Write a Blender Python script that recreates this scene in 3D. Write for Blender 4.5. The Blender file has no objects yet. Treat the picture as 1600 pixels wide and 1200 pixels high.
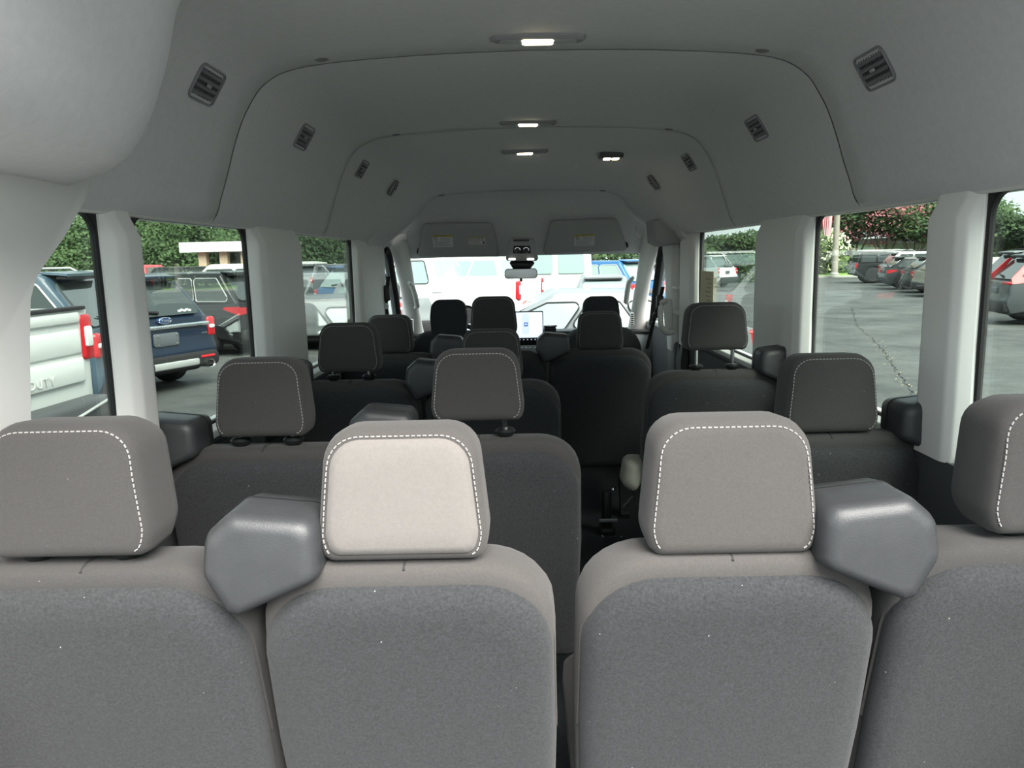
import bpy, math, random
from mathutils import Vector, Matrix
random.seed(7)
PI = math.pi
scene = bpy.context.scene
col = scene.collection

# ------------------------------------------------------------------ camera
# origin = phone position; X right, Y toward the windscreen, Z up (ground lies 1.9 m below the phone)
FPX, VX, VY, ROLL = 1200.0, 808.0, 402.0, math.radians(1.3)
GROUND = -1.9
FLOOR = -1.27
CAM = Vector((-0.05, 0, 0))
_d = Vector(((VX-800)/FPX, (600-VY)/FPX, 1)).normalized()
_c, _s = math.cos(ROLL), math.sin(ROLL)
_a0, _b0, _f0 = _d.x*_c+_d.y*_s, -_d.x*_s+_d.y*_c, _d.z
_psi, _p = math.asin(_a0), math.atan2(_b0, _f0)
FW = Vector((-math.sin(_psi)*math.cos(_p), math.cos(_psi)*math.cos(_p), -math.sin(_p)))
_r0 = Vector((math.cos(_psi), math.sin(_psi), 0)); _u0 = _r0.cross(FW)
RT = _r0*_c-_u0*_s; UP = _u0*_c+_r0*_s
cd = bpy.data.cameras.new('camera'); cam = bpy.data.objects.new('camera', cd); col.objects.link(cam)
cd.sensor_fit = 'HORIZONTAL'; cd.sensor_width = 36; cd.lens = 36*FPX/1600; cd.clip_start = .02; cd.clip_end = 600
M = Matrix((RT, UP, -FW)).transposed().to_4x4(); M.translation = CAM
cam.matrix_world = M
scene.camera = cam
def _ray(u, v): return FW+RT*((u-800)/FPX)+UP*((600-v)/FPX)
def at(u, v, Y):
    d = _ray(u, v); return CAM+d*(Y/d.y)
def atX(u, v, X):
    d = _ray(u, v); return CAM+d*((X-CAM.x)/d.x)
def atZ(u, v, Z):
    d = _ray(u, v); return CAM+d*(Z/d.z)

# ------------------------------------------------------------------ light
scene.view_settings.view_transform = 'Standard'; scene.view_settings.look = 'None'
scene.view_settings.gamma = 1; scene.view_settings.exposure = 0.42
scene.view_settings.use_curve_mapping = False
scene.cycles.use_denoising = True
scene.cycles.max_bounces = 10; scene.cycles.diffuse_bounces = 6; scene.cycles.transparent_max_bounces = 24
scene.cycles.sample_clamp_indirect = 6
w = bpy.data.worlds.new('overcast_sky'); scene.world = w; w.use_nodes = True
nt = w.node_tree; bg = nt.nodes['Background']
tc = nt.nodes.new('ShaderNodeTexCoord'); sp = nt.nodes.new('ShaderNodeSeparateXYZ'); cr = nt.nodes.new('ShaderNodeValToRGB')
nt.links.new(tc.outputs['Generated'], sp.inputs[0])
ns = nt.nodes.new('ShaderNodeTexNoise'); ns.inputs['Scale'].default_value = 3; ns.inputs['Detail'].default_value = 5
nt.links.new(tc.outputs['Generated'], ns.inputs['Vector'])
ma = nt.nodes.new('ShaderNodeMath'); ma.operation = 'MULTIPLY_ADD'; ma.inputs[1].default_value = .35; 
nt.links.new(ns.outputs['Fac'], ma.inputs[0]); nt.links.new(sp.outputs['Z'], ma.inputs[2])
nt.links.new(ma.outputs[0], cr.inputs[0])
cr.color_ramp.elements[0].position = .1; cr.color_ramp.elements[0].color = (.86, .95, .95, 1)
cr.color_ramp.elements[1].position = .9; cr.color_ramp.elements[1].color = (.74, .86, .96, 1)
nt.links.new(cr.outputs[0], bg.inputs['Color']); bg.inputs['Strength'].default_value = 1.5
sd = bpy.data.lights.new('sun', 'SUN'); sd.energy = 11.5; sd.angle = math.radians(50); sd.color = (1, .96, .9)
sun = bpy.data.objects.new('sun', sd); col.objects.link(sun)
sun.rotation_euler = Vector((.30, -.62, .80)).to_track_quat('Z', 'Y').to_euler()

# ------------------------------------------------------------------ materials
MATS = {}
def mat(name, c, rough=.6, metal=0, var=0, vscale=40, bump=0, bscale=300, sheen=0, spec=.5, emit=None, coat=0, c2=None):
    if name in MATS: return MATS[name]
    m = bpy.data.materials.new(name); MATS[name] = m; m.use_nodes = True
    n = m.node_tree; b = n.nodes['Principled BSDF']
    b.inputs['Base Color'].default_value = (*c, 1); b.inputs['Roughness'].default_value = rough; b.inputs['Metallic'].default_value = metal
    b.inputs['Specular IOR Level'].default_value = spec; b.inputs['Coat Weight'].default_value = coat; b.inputs['Coat Roughness'].default_value = .05
    if sheen: b.inputs['Sheen Weight'].default_value = sheen; b.inputs['Sheen Roughness'].default_value = .5
    t = None
    if var or bump or c2: t = n.nodes.new('ShaderNodeTexCoord')
    if var or c2:
        x = n.nodes.new('ShaderNodeTexNoise'); x.inputs['Scale'].default_value = vscale; x.inputs['Detail'].default_value = 6; x.inputs['Roughness'].default_value = .65
        r = n.nodes.new('ShaderNodeValToRGB'); k = r.color_ramp.elements
        k[0].position = .3; k[1].position = .7
        hi = c2 or tuple(min(1, q*(1+var)) for q in c)
        lo = c if c2 else tuple(q*(1-var) for q in c)
        k[0].color = (*lo, 1); k[1].color = (*hi, 1)
        n.links.new(t.outputs['Object'], x.inputs['Vector']); n.links.new(x.outputs['Fac'], r.inputs[0]); n.links.new(r.outputs[0], b.inputs['Base Color'])
    if bump:
        y = n.nodes.new('ShaderNodeTexNoise'); y.inputs['Scale'].default_value = bscale; y.inputs['Detail'].default_value = 3
        z = n.nodes.new('ShaderNodeBump'); z.inputs['Strength'].default_value = bump; z.inputs['Distance'].default_value = .002
        n.links.new(t.outputs['Object'], y.inputs['Vector']); n.links.new(y.outputs['Fac'], z.inputs['Height']); n.links.new(z.outputs[0], b.inputs['Normal'])
    if emit: b.inputs['Emission Color'].default_value = (*emit[0], 1); b.inputs['Emission Strength'].default_value = emit[1]
    return m
def glass(name, tint, refl=1.0):
    if name in MATS: return MATS[name]
    m = bpy.data.materials.new(name); MATS[name] = m; m.use_nodes = True
    n = m.node_tree; n.nodes.remove(n.nodes['Principled BSDF']); out = n.nodes['Material Output']
    tr = n.nodes.new('ShaderNodeBsdfTransparent'); tr.inputs[0].default_value = (*tint, 1)
    gl = n.nodes.new('ShaderNodeBsdfGlossy'); gl.inputs['Roughness'].default_value = .0
    lw = n.nodes.new('ShaderNodeLayerWeight'); lw.inputs[0].default_value = .5
    pw = n.nodes.new('ShaderNodeMath'); pw.operation = 'POWER'; pw.inputs[1].default_value = 5
    mu = n.nodes.new('ShaderNodeMath'); mu.operation = 'MULTIPLY_ADD'; mu.inputs[1].default_value = .9*refl; mu.inputs[2].default_value = .04*refl
    mx = n.nodes.new('ShaderNodeMixShader')
    n.links.new(lw.outputs['Facing'], pw.inputs[0]); n.links.new(pw.outputs[0], mu.inputs[0]); n.links.new(mu.outputs[0], mx.inputs[0])
    n.links.new(tr.outputs[0], mx.inputs[1]); n.links.new(gl.outputs[0], mx.inputs[2]); n.links.new(mx.outputs[0], out.inputs[0])
    return m

# ------------------------------------------------------------------ mesh helpers
def link(o, parent=None):
    col.objects.link(o)
    if parent: o.parent = parent
    return o
def tag(o, label=None, cat=None, group=None, kind=None):
    if label: o['label'] = label
    if cat: o['category'] = cat
    if group: o['group'] = group
    if kind: o['kind'] = kind
    return o
def empty(name, loc=(0, 0, 0), rz=0, label=None, cat=None, group=None, kind=None):
    o = bpy.data.objects.new(name, None); o.empty_display_size = .05
    o.location = loc; o.rotation_euler = (0, 0, rz); link(o)
    return tag(o, label, cat, group, kind)
class G:
    """collects verts and faces for ONE mesh object"""
    def __init__(s): s.v = []; s.f = []; s.m = []; s.mi = 0
    def add(s, v, f):
        k = len(s.v); s.v += [tuple(q) for q in v]; s.f += [tuple(i+k for i in q) for q in f]; s.m += [s.mi]*len(f); return s
    def loft(s, rings, closed=True, cap=True, loop=False):
        n = len(rings[0]); v = [p for r in rings for p in r]; f = []
        R = len(rings)
        assert all(len(r) == n for r in rings), 'ring sizes differ'
        for i in range(R if loop else R-1):
            j = (i+1) % R
            for a in range(n if closed else n-1):
                b = (a+1) % n; f.append((i*n+a, i*n+b, j*n+b, j*n+a))
        if cap and not loop: f.append(tuple(range(n))[::-1]); f.append(tuple((R-1)*n+a for a in range(n)))
        return s.add(v, f)
    def box(s, x0, x1, y0, y1, z0, z1):
        v = [(x, y, z) for x in (x0, x1) for y in (y0, y1) for z in (z0, z1)]
        return s.add(v, [(0, 1, 3, 2), (4, 6, 7, 5), (0, 4, 5, 1), (2, 3, 7, 6), (0, 2, 6, 4), (1, 5, 7, 3)])
    def rbox(s, x0, x1, y0, y1, z0, z1, r=.01, n=3, ax='y'):
        """box with rounded outline, rounded rims; ax = extrusion axis"""
        if ax == 'y': o = rrect(x0, x1, z0, z1, r*1.6, n); fn = lambda a, b, d: (a, d, b); d0, d1 = y0, y1
        elif ax == 'z': o = rrect(x0, x1, y0, y1, r*1.6, n); fn = lambda a, b, d: (a, b, d); d0, d1 = z0, z1
        else: o = rrect(y0, y1, z0, z1, r*1.6, n); fn = lambda a, b, d: (d, a, b); d0, d1 = x0, x1
        L = [(r, d0), (r*.3, d0+r*.3), (0, d0+r), (0, d1-r), (r*.3, d1-r*.3), (r, d1)]
        return s.pillow(o, L, fn)
    def pillow(s, o, layers, fn):
        return s.loft([[fn(a, b, d) for a, b in shrink(o, i)] for i, d in layers])
    def tube(s, pts, r, n=8, closed=False, cap=True):
        pts = [Vector(p) for p in pts]; rings = []
        rr = r if isinstance(r, (list, tuple)) else [r]*len(pts)
        up = Vector((0, 0, 1)); L = len(pts)
        for i, p in enumerate(pts):
            if closed: t = pts[(i+1) % L]-pts[i-1]
            else: t = pts[min(i+1, L-1)]-pts[max(i-1, 0)]
            t.normalize(); a = up if abs(t.dot(up)) < .95 else Vector((1, 0, 0))
            x = t.cross(a).normalized(); y = x.cross(t)
            rings.append([p+(x*math.cos(2*PI*k/n)+y*math.sin(2*PI*k/n))*rr[i] for k in range(n)])
        return s.loft(rings, True, cap, closed)
    def lathe(s, prof, fn, n=20, closed=False):
        """prof = [(r, d)]; fn(cx, cy, d)"""
        return s.loft([[fn(r*math.cos(2*PI*k/n), r*math.sin(2*PI*k/n), d) for k in range(n)] for r, d in prof], True, not closed, closed)
    def poly(s, o, d0, d1, fn):
        return s.loft([[fn(a, b, d0) for a, b in o], [fn(a, b, d1) for a, b in o]])
    def build(s, name, material, parent=None, smooth=35, label=None, cat=None, group=None, kind=None, fix=True):
        me = bpy.data.meshes.new(name); me.from_pydata(s.v, [], s.f)
        for k in (material if isinstance(material, (list, tuple)) else [material]): me.materials.append(k)
        if isinstance(material, (list, tuple)): me.polygons.foreach_set('material_index', s.m)
        if fix and len(s.v) < 60000:
            import bmesh
            bm = bmesh.new(); bm.from_mesh(me); bmesh.ops.recalc_face_normals(bm, faces=bm.faces); bm.to_mesh(me); bm.free()
        if smooth:
            me.polygons.foreach_set('use_smooth', [True]*len(me.polygons)); me.set_sharp_from_angle(angle=math.radians(smooth))
        me.update()
        o = bpy.data.objects.new(name, me); link(o, parent)
        return tag(o, label, cat, group, kind)
def rpoly(pts, rad, n=5):
    """polygon with rounded corners; rad = number or list"""
    out = []; L = len(pts)
    for i in range(L):
        p = Vector(pts[i]); a = Vector(pts[i-1])-p; b = Vector(pts[(i+1) % L])-p
        r = rad[i] if isinstance(rad, (list, tuple)) else rad
        la, lb = a.length, b.length; a.normalize(); b.normalize()
        ang = a.angle(b) if la and lb else PI
        if r <= 0: out.append((p.x, p.y)); continue
        if ang > PI-.02: out += [(p.x+(b.x-a.x)*e*1e-4, p.y+(b.y-a.y)*e*1e-4) for e in range(-(n//2), n+1-n//2)]; continue
        t = min(r/math.tan(ang/2), la*.49, lb*.49); r2 = t*math.tan(ang/2)
        c = p+(a+b).normalized()*(r2/math.sin(ang/2))
        s0 = p+a*t-c; s1 = p+b*t-c
        a0 = math.atan2(s0.y, s0.x); a1 = math.atan2(s1.y, s1.x); dd = a1-a0
        while dd > PI: dd -= 2*PI
        while dd < -PI: dd += 2*PI
        for k in range(n+1):
            q = a0+dd*k/n; out.append((c.x+r2*math.cos(q), c.y+r2*math.sin(q)))
    return out
def rrect(x0, x1, y0, y1, r, n=4): return rpoly([(x0, y0), (x1, y0), (x1, y1), (x0, y1)], r, n)
def inset(o, d):
    if not d: return o
    L = len(o); A = sum(o[i-1][0]*o[i][1]-o[i][0]*o[i-1][1] for i in range(L)); sg = 1 if A > 0 else -1
    out = []
    for i in range(L):
        a, p, b = o[i-1], o[i], o[(i+1) % L]
        e = Vector((p[0]-a[0], p[1]-a[1])); g = Vector((b[0]-p[0], b[1]-p[1]))
        if e.length < 1e-7: e = g
        if g.length < 1e-7: g = e
        e.normalize(); g.normalize()
        n = Vector((-e.y, e.x))+Vector((-g.y, g.x))
        if n.length < 1e-5: n = Vector((-e.y, e.x))
        n.normalize(); k = max(.45, n.dot(Vector((-e.y, e.x))))
        out.append((p[0]+n.x*d*sg/k, p[1]+n.y*d*sg/k))
    return out
def shrink(o, d):
    """pull an outline in toward its middle by d (never crosses itself)"""
    if not d: return o
    xs = [p[0] for p in o]; ys = [p[1] for p in o]
    cx, cy = (min(xs)+max(xs))/2, (min(ys)+max(ys))/2; kx = 1-2*d/(max(xs)-min(xs)); ky = 1-2*d/(max(ys)-min(ys))
    return [(cx+(x-cx)*kx, cy+(y-cy)*ky) for x, y in o]
def catmull(pts, n=6):
    P = [pts[0]]+list(pts)+[pts[-1]]; out = []
    for i in range(1, len(P)-2):
        a, b, c, d = (Vector(q) for q in P[i-1:i+3])
        for k in range(n):
            t = k/n; out.append(.5*((2*b)+(c-a)*t+(2*a-5*b+4*c-d)*t*t+(3*b-a-3*c+d)*t**3))
    out.append(Vector(pts[-1])); return [tuple(q) for q in out]
def text(body, size, M4, material, parent, name='lettering', extrude=.001, align='CENTER', space=1.0, shear=0):
    c = bpy.data.curves.new(name, 'FONT'); c.body = body; c.size = size; c.extrude = extrude; c.align_x = align; c.align_y = 'CENTER'
    c.space_character = space; c.shear = shear; c.resolution_u = 3
    t = bpy.data.objects.new('tmp', c); col.objects.link(t); bpy.context.view_layer.update()
    me = bpy.data.meshes.new_from_object(t.evaluated_get(bpy.context.evaluated_depsgraph_get()))
    bpy.data.objects.remove(t); bpy.data.curves.remove(c); me.materials.clear(); me.materials.append(material); me.name = name
    o = bpy.data.objects.new(name, me); link(o, parent); o.matrix_local = M4
    return o
def frame(o, x, y):
    """matrix with origin o, text x axis and text up axis y"""
    x = Vector(x).normalized(); y = Vector(y).normalized(); z = x.cross(y)
    m = Matrix((x, y, z)).transposed().to_4x4(); m.translation = o; return m
# ------------------------------------------------------------------ shared materials
m_liner = mat('headliner_cloth', (.62, .625, .63), .95, var=.05, vscale=60, bump=.25, bscale=900, sheen=.15)
m_trim = mat('light_grey_trim', (.76, .755, .73), .6, var=.02, vscale=8, bump=.12, bscale=700)
m_lower = mat('dark_grey_trim', (.075, .078, .082), .6, bump=.15, bscale=600)
m_black = mat('black_plastic', (.012, .013, .014), .45)
m_rubber = mat('black_rubber', (.006, .006, .007), .6)
m_hinge = mat('charcoal_hinge_plastic', (.040, .042, .045), .38, var=.12, vscale=12, bump=.25, bscale=900)
m_carpet = mat('dark_floor_mat', (.012, .015, .018), .95, var=.4, vscale=60, bump=.4, bscale=300)
m_chrome = mat('chrome', (.75, .76, .77), .18, 1)
m_glass = glass('privacy_glass', (.785, .835, .80))
m_clear = glass('windscreen_glass', (.80, .86, .83), .7)

# ------------------------------------------------------------------ ceiling
HALF = [(.878, .104), (.866, .114), (.85, .138), (.838, .175), (.816, .234), (.787, .32), (.752, .395), (.695, .464), (.585, .502), (.3, .522), (0, .528)]
_hs = catmull(HALF, 5)
PROFILE = [(-x, z) for x, z in _hs]+[(x, z) for x, z in _hs[::-1][1:]]
def shape(x, z, Y):
    """the roof narrows and drops toward the windscreen"""
    if Y > 3.7:
        t = min(1, (Y-3.7)/.95); t = t*t*(3-2*t)
        k = max(0, (z-.1))/.43
        z = z-.145*t*k
        x = x*(1-.17*t*min(1, k*1.6)) - math.copysign(.03*t, x)*(0 if abs(x) < .01 else 1)
    return x, z
def roof(Y, off):
    out = []; n = len(PROFILE)
    for i, (x, z) in enumerate(PROFILE):
        a = PROFILE[max(0, i-1)]; b = PROFILE[min(n-1, i+1)]
        t = Vector((b[0]-a[0], b[1]-a[1])).normalized(); nx, nz = -t.y, t.x    # points outward/up
        X, Z = shape(x, z, Y); out.append((X+nx*off, Y, Z+nz*off))
    return out
g = G(); g.loft([roof(y, .010) for y in (.58, 1, 1.6, 2.1, 2.7, 3.3, 3.7, 3.9, 4.1, 4.3, 4.5, 4.66, 4.8)], False, False)
ceiling = g.build('ceiling', m_liner, kind='structure', label='grey cloth headliner over the whole cabin', fix=False)
def panel(y0, y1, r=.055, lip=.014):
    n = len(PROFILE); ln = [0]
    for i in range(1, n): ln.append(ln[-1]+math.dist(PROFILE[i], PROFILE[i-1]))
    T = ln[-1]; fr = []
    for i in range(n):
        d = min(ln[i], T-ln[i]); fr.append(y1-(r-math.sqrt(max(0, r*r-(r-d)**2)) if d < r else 0))
    N = 14; rings = []
    for k in range(N+1):
        yy = [y0+(fr[i]-y0)*k/N for i in range(n)]
        rings.append([roof(yy[i], 0)[i] for i in range(n)])
    rings.append([roof(fr[i]+.0025, .0025)[i] for i in range(n)])
    rings.append([roof(fr[i]+.003, .0095)[i] for i in range(n)])
    h = G(); h.loft(rings, False, False)
    return h.build('headliner_panel', m_liner, ceiling, smooth=50, fix=False)
for a, b in ((.58, 2.1), (2.1055, 3.3), (3.3055, 4.62)): panel(a, b)
# cab header in front of the third seam, falling to the windscreen
g = G(); rings = []
for Y, zc, xs, zs, dz in ((4.60, .40, .66, .325, 0), (4.64, .383, .665, .308, 0), (4.75, .345, .68, .27, 0), (4.9, .22, .72, .18, 0), (4.98, .09, .75, .075, 0), (5.03, .02, .77, .012, 0), (5.06, .01, .78, .005, 0)):
    ring = []
    for k in range(25):
        t = -1+2*k/24; x = t*(xs+.12); e = abs(x)/xs
        z = zc-(zc-zs)*min(1, e)**3
        if e > 1: z = zs-(e-1)*1.9*max(.1, zs)
        ring.append((x, Y, z))
    rings.append(ring)
g.loft(rings, False, False); g.build('cab_header', m_liner, ceiling, smooth=60, fix=False)
# rear duct bulge over the left rear corner
sec = catmull([(-.42, .54), (-.49, .475), (-.54, .40), (-.57, .30), (-.615, .205), (-.67, .16), (-.76, .142), (-.87, .145)], 5)
g = G(); rings = []
for Y, k in ((.58, 0), (.8, 0), (1.0, 0), (1.12, 0), (1.2, .03), (1.26, .10), (1.31, .22), (1.345, .38), (1.37, .6), (1.385, .9), (1.39, 1.1)):
    ring = []
    for i, (x, z) in enumerate(sec):
        # slide toward the cove behind it
        j = min(len(_hs)-1, 5+int((1-i/(len(sec)-1))*(len(_hs)-14)))
        cx, cz = -_hs[j][0]-.01, _hs[j][1]+.006
        ring.append((x+(cx-x)*k, Y, z+(cz-z)*k))
    rings.append(ring)
g.loft(rings, False, False); g.build('duct_bulge', m_liner, ceiling, smooth=70, fix=False)
# roof clips
for u, v in ((490, 104), (1186, 84), (612, 214), (1041, 205), (690, 303), (940, 299)):
    Y = {0: 2.06, 1: 3.27, 2: 4.58}[0 if v < 120 else (1 if v < 250 else 2)]
    p = at(u, v, Y)
    x = min(range(len(PROFILE)), key=lambda i: abs(shape(*PROFILE[i], Y)[0]-p.x)); q = roof(Y, 0)[x]
    h = G(); h.lathe([(.001, -.006), (.010, -.006), (.016, -.003), (.017, .003)], lambda a, b, d: (q[0]+a*1.3, q[1]+b, q[2]+d+.003), 14)
    h.build('roof_clip', mat('clip_grey', (.22, .22, .225), .6), ceiling)

# ------------------------------------------------------------------ floor
g = G(); g.rbox(-.93, .93, .5, 5.3, FLOOR-.06, FLOOR, .01, ax='z')
floor = g.build('floor', m_carpet, kind='structure', label='dark cabin floor mat')
for k in range(34):
    g = G(); x = random.uniform(.3, .62); y = random.uniform(2.9, 3.45); s = random.choice((.003, .004, .007))
    if k > 22: x = random.uniform(.05, .25); y = random.uniform(1.2, 3.3)
    g.lathe([(s*.2, 0), (s, .001), (s*.6, .003)], lambda a, b, d: (x+a*1.5, y+b, FLOOR+d), 5)
    if k < 12: g.build('crumb', mat('crumb_white', (.6, .58, .55), .9), floor)

# ------------------------------------------------------------------ side walls
ZS, ZT = -.43, .108           # window sill and head
XG = .892                     # glass plane
WINY = [(.72, 1.545), (1.70, 2.41), (2.91, 3.93)]
def side(sg):
    nm = 'left' if sg < 0 else 'right'
    X = lambda d: sg*d
    g = G(); # lower trim, dark, slightly bulged
    o = [(.96, FLOOR), (.93, FLOOR), (.915, -1.0), (.908, -.62), (.90, -.50), (.878, -.475), (.878, -.455), (.96, -.455)]
    g.loft([[(X(a), y, b) for a, b in o] for y in (.58, 4.3)])
    wall = g.build('wall_'+nm, m_lower, kind='structure', label='dark lower side trim on the %s of the cabin' % nm)
    # sill
    g = G(); o = rpoly([(.93, -.46), (.866, -.46), (.862, -.437), (.895, -.425), (.93, -.425)], .006, 3)
    g.loft([[(X(a), y, b) for a, b in o] for y in (.58, 4.3)]); g.build('sill_trim', m_trim, wall)
    # window head, just under the headliner
    g = G(); o = rpoly([(.93, .2), (.93, .104), (.874, .104), (.862, .125), (.862, .2)], .006, 3)
    g.loft([[(X(a), y, b) for a, b in o] for y in (.58, 4.25)]); g.build('head_trim', m_trim, wall)
    # pillars: rounded, proud of the glass
    def pillar(y0, y1, proud=.845, zb=-.50, bev=.035):
        rings = []
        for z in (zb, -.42, -.2, 0, .06, .10, .135):
            f = .018*max(0, (-.3-z))/.2      # flares at the foot
            k = -.5*max(0, z-.062)
            o = rpoly([(.887, y0-f*.5), (.880, y0-f*.5), (min(.879, proud+.012-k), y0+.012), (min(.874, proud-k), y0+bev+.02), (min(.874, proud-k), y1-bev-.02), (min(.879, proud+.012-k), y1-.012), (.880, y1+f*.5), (.887, y1+f*.5)], [0, .004, .02, .03, .03, .02, .004, 0], 4)
            rings.append([(X(a), b, z) for a, b in o])
        h = G(); h.box(*sorted((X(.899), X(.93))), y0+.085, y1-.012, -.6, .2); h.build('outer_skin', m_rubber, wall)
        h = G(); h.loft(rings); return h.build('pillar_trim', m_trim, wall, smooth=50)
    k_ = .06 if sg > 0 else 0; pillar(1.557+k_*.2, 1.685+k_, bev=.015, zb=-.50 if sg < 0 else -.452); pillar(2.41+k_*.8, 2.915+k_, .842)
    if sg < 0: pillar(3.93, 4.72, .845)
    else: pillar(4.0, 4.37, .85)
    # windows
    for i, (y0, y1) in enumerate(WINY):
        y1 += (.012, 0, 0)[i] if sg < 0 else (.022, .05, .07)[i]
        n = 1+i+(3 if sg > 0 else 0)
        we = empty('window_%d' % n, (0, 0, 0), kind='structure', label='%s side window, %s of three' % (nm, ('rearmost', 'middle', 'front')[i]))
        h = G(); r = .045; inn = rrect(y0+.006, y1-.006, ZS+.008, ZT-.004, r, 6); mid = inset(inn, -.004); out = rrect(y0-.03, y1+.03, ZS-.03, ZT+.03, .01, 6)
        h.loft([[(X(.90), a, b) for a, b in out], [(X(.886), a, b) for a, b in out], [(X(.886), a, b) for a, b in mid], [(X(.889), a, b) for a, b in inn], [(X(.90), a, b) for a, b in inn]], True, False, True)
        h.build('seal', m_rubber, we)
        h = G(); h.poly(rrect(y0-.01, y1+.01, ZS-.01, ZT+.01, .03, 4), X(XG), X(XG+.004), lambda a, b, d: (d, a, b)); h.build('pane', m_glass, we)
    return wall
wall_l = side(-1); wall_r = side(1)
g = G(); g.loft([[(a, b, z) for a, b in rpoly([(.93, 1.40), (.90, 1.40), (x, 1.47), (x, 1.80), (.90, 1.87), (.93, 1.87)], [0, .02, .03, .03, .02, 0], 3)] for z, x in ((FLOOR, .90), (-.9, .885), (-.6, .868), (-.47, .852), (-.45, .852))]); g.build('pillar_foot', m_lower, wall_r, smooth=50)
# left rear corner trim (D-pillar)
o = [(.58, .19), (.58, -.6), (1.155, -.6), (1.187, -.23), (1.21, -.1), (1.224, -.04), (1.245, -.005), (1.285, .025), (1.335, .06), (1.385, .103), (1.447, .16), (1.45, .19)]
o = rpoly(o, [0, 0, .01, .1, .08, .03, .03, .05, .05, .05, .01, 0], 3)
g = G(); g.pillow(o, [(0, -.93), (0, -.865), (-.001, -.842), (.006, -.828), (.02, -.82)], lambda a, b, d: (d, a, b))
g.build('rear_corner_trim', m_trim, wall_l, smooth=50)
# ------------------------------------------------------------------ seats
m_fab = mat('charcoal_seat_cloth', (.045, .043, .042), .95, var=.16, vscale=420, bump=.35, bscale=1100, sheen=.08)
m_vel = mat('velour_back_panel', (.029, .0305, .033), 1, var=.42, vscale=260, bump=.5, bscale=700, sheen=.08)
def lint(m, lo, scale=260):
    n = m.node_tree; b = n.nodes['Principled BSDF']; src = b.inputs['Base Color'].links[0].from_socket
    t = n.nodes.new('ShaderNodeTexCoord'); x = n.nodes.new('ShaderNodeTexNoise'); x.inputs['Scale'].default_value = scale; x.inputs['Detail'].default_value = 1
    r = n.nodes.new('ShaderNodeValToRGB'); r.color_ramp.elements[0].position = lo; r.color_ramp.elements[1].position = lo+.03
    mx = n.nodes.new('ShaderNodeMix'); mx.data_type = 'RGBA'; mx.inputs['B'].default_value = (.4, .4, .4, 1)
    n.links.new(t.outputs['Object'], x.inputs['Vector']); n.links.new(x.outputs['Fac'], r.inputs[0]); n.links.new(r.outputs[0], mx.inputs['Factor']); n.links.new(src, mx.inputs['A']); n.links.new(mx.outputs['Result'], b.inputs['Base Color'])
lint(m_vel, .80, 170); lint(m_fab, .83, 200)
m_pale = mat('pale_beige_cloth', (.17, .158, .148), .95, var=.06, vscale=200, bump=.3, bscale=1100, sheen=.1)  # pale beige, lighter than the charcoal seat cloth
m_warm = mat('warm_grey_cloth', (.066, .061, .058), .95, var=.12, vscale=300, bump=.35, bscale=1100, sheen=.1)  # warmer, lighter grey than the charcoal seat cloth
m_front = mat('front_seat_cloth', (.03, .034, .037), .95, var=.15, vscale=300, bump=.3, bscale=900)
m_stitch = mat('grey_stitching', (.27, .262, .255), .8)
m_seam = mat('dark_seam_thread', (.03, .03, .03), .9)
def dashes(path, ln, gap, wd, ht, fn):
    """row of little stitches along a 2-D path; fn(a, b, lift)"""
    g = G(); P = [Vector(p) for p in path]; S = [0]
    for i in range(1, len(P)): S.append(S[-1]+(P[i]-P[i-1]).length)
    def pos(s):
        for i in range(1, len(P)):
            if S[i] >= s: return P[i-1]+(P[i]-P[i-1])*((s-S[i-1])/max(1e-9, S[i]-S[i-1])), (P[i]-P[i-1]).normalized()
        return P[-1], (P[-1]-P[-2]).normalized()
    s = 0
    while s+ln < S[-1]:
        a, t = pos(s); b, _ = pos(s+ln); n = Vector((-t.y, t.x))*wd
        q = [a-n, b-n, b+n, a+n]
        v = [fn(p.x, p.y, 0) for p in q]+[fn(p.x, p.y, ht) for p in q]
        g.add(v, [(4, 5, 6, 7), (0, 1, 5, 4), (1, 2, 6, 5), (2, 3, 7, 6), (3, 0, 4, 7)]); s += ln+gap
    return g
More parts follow.
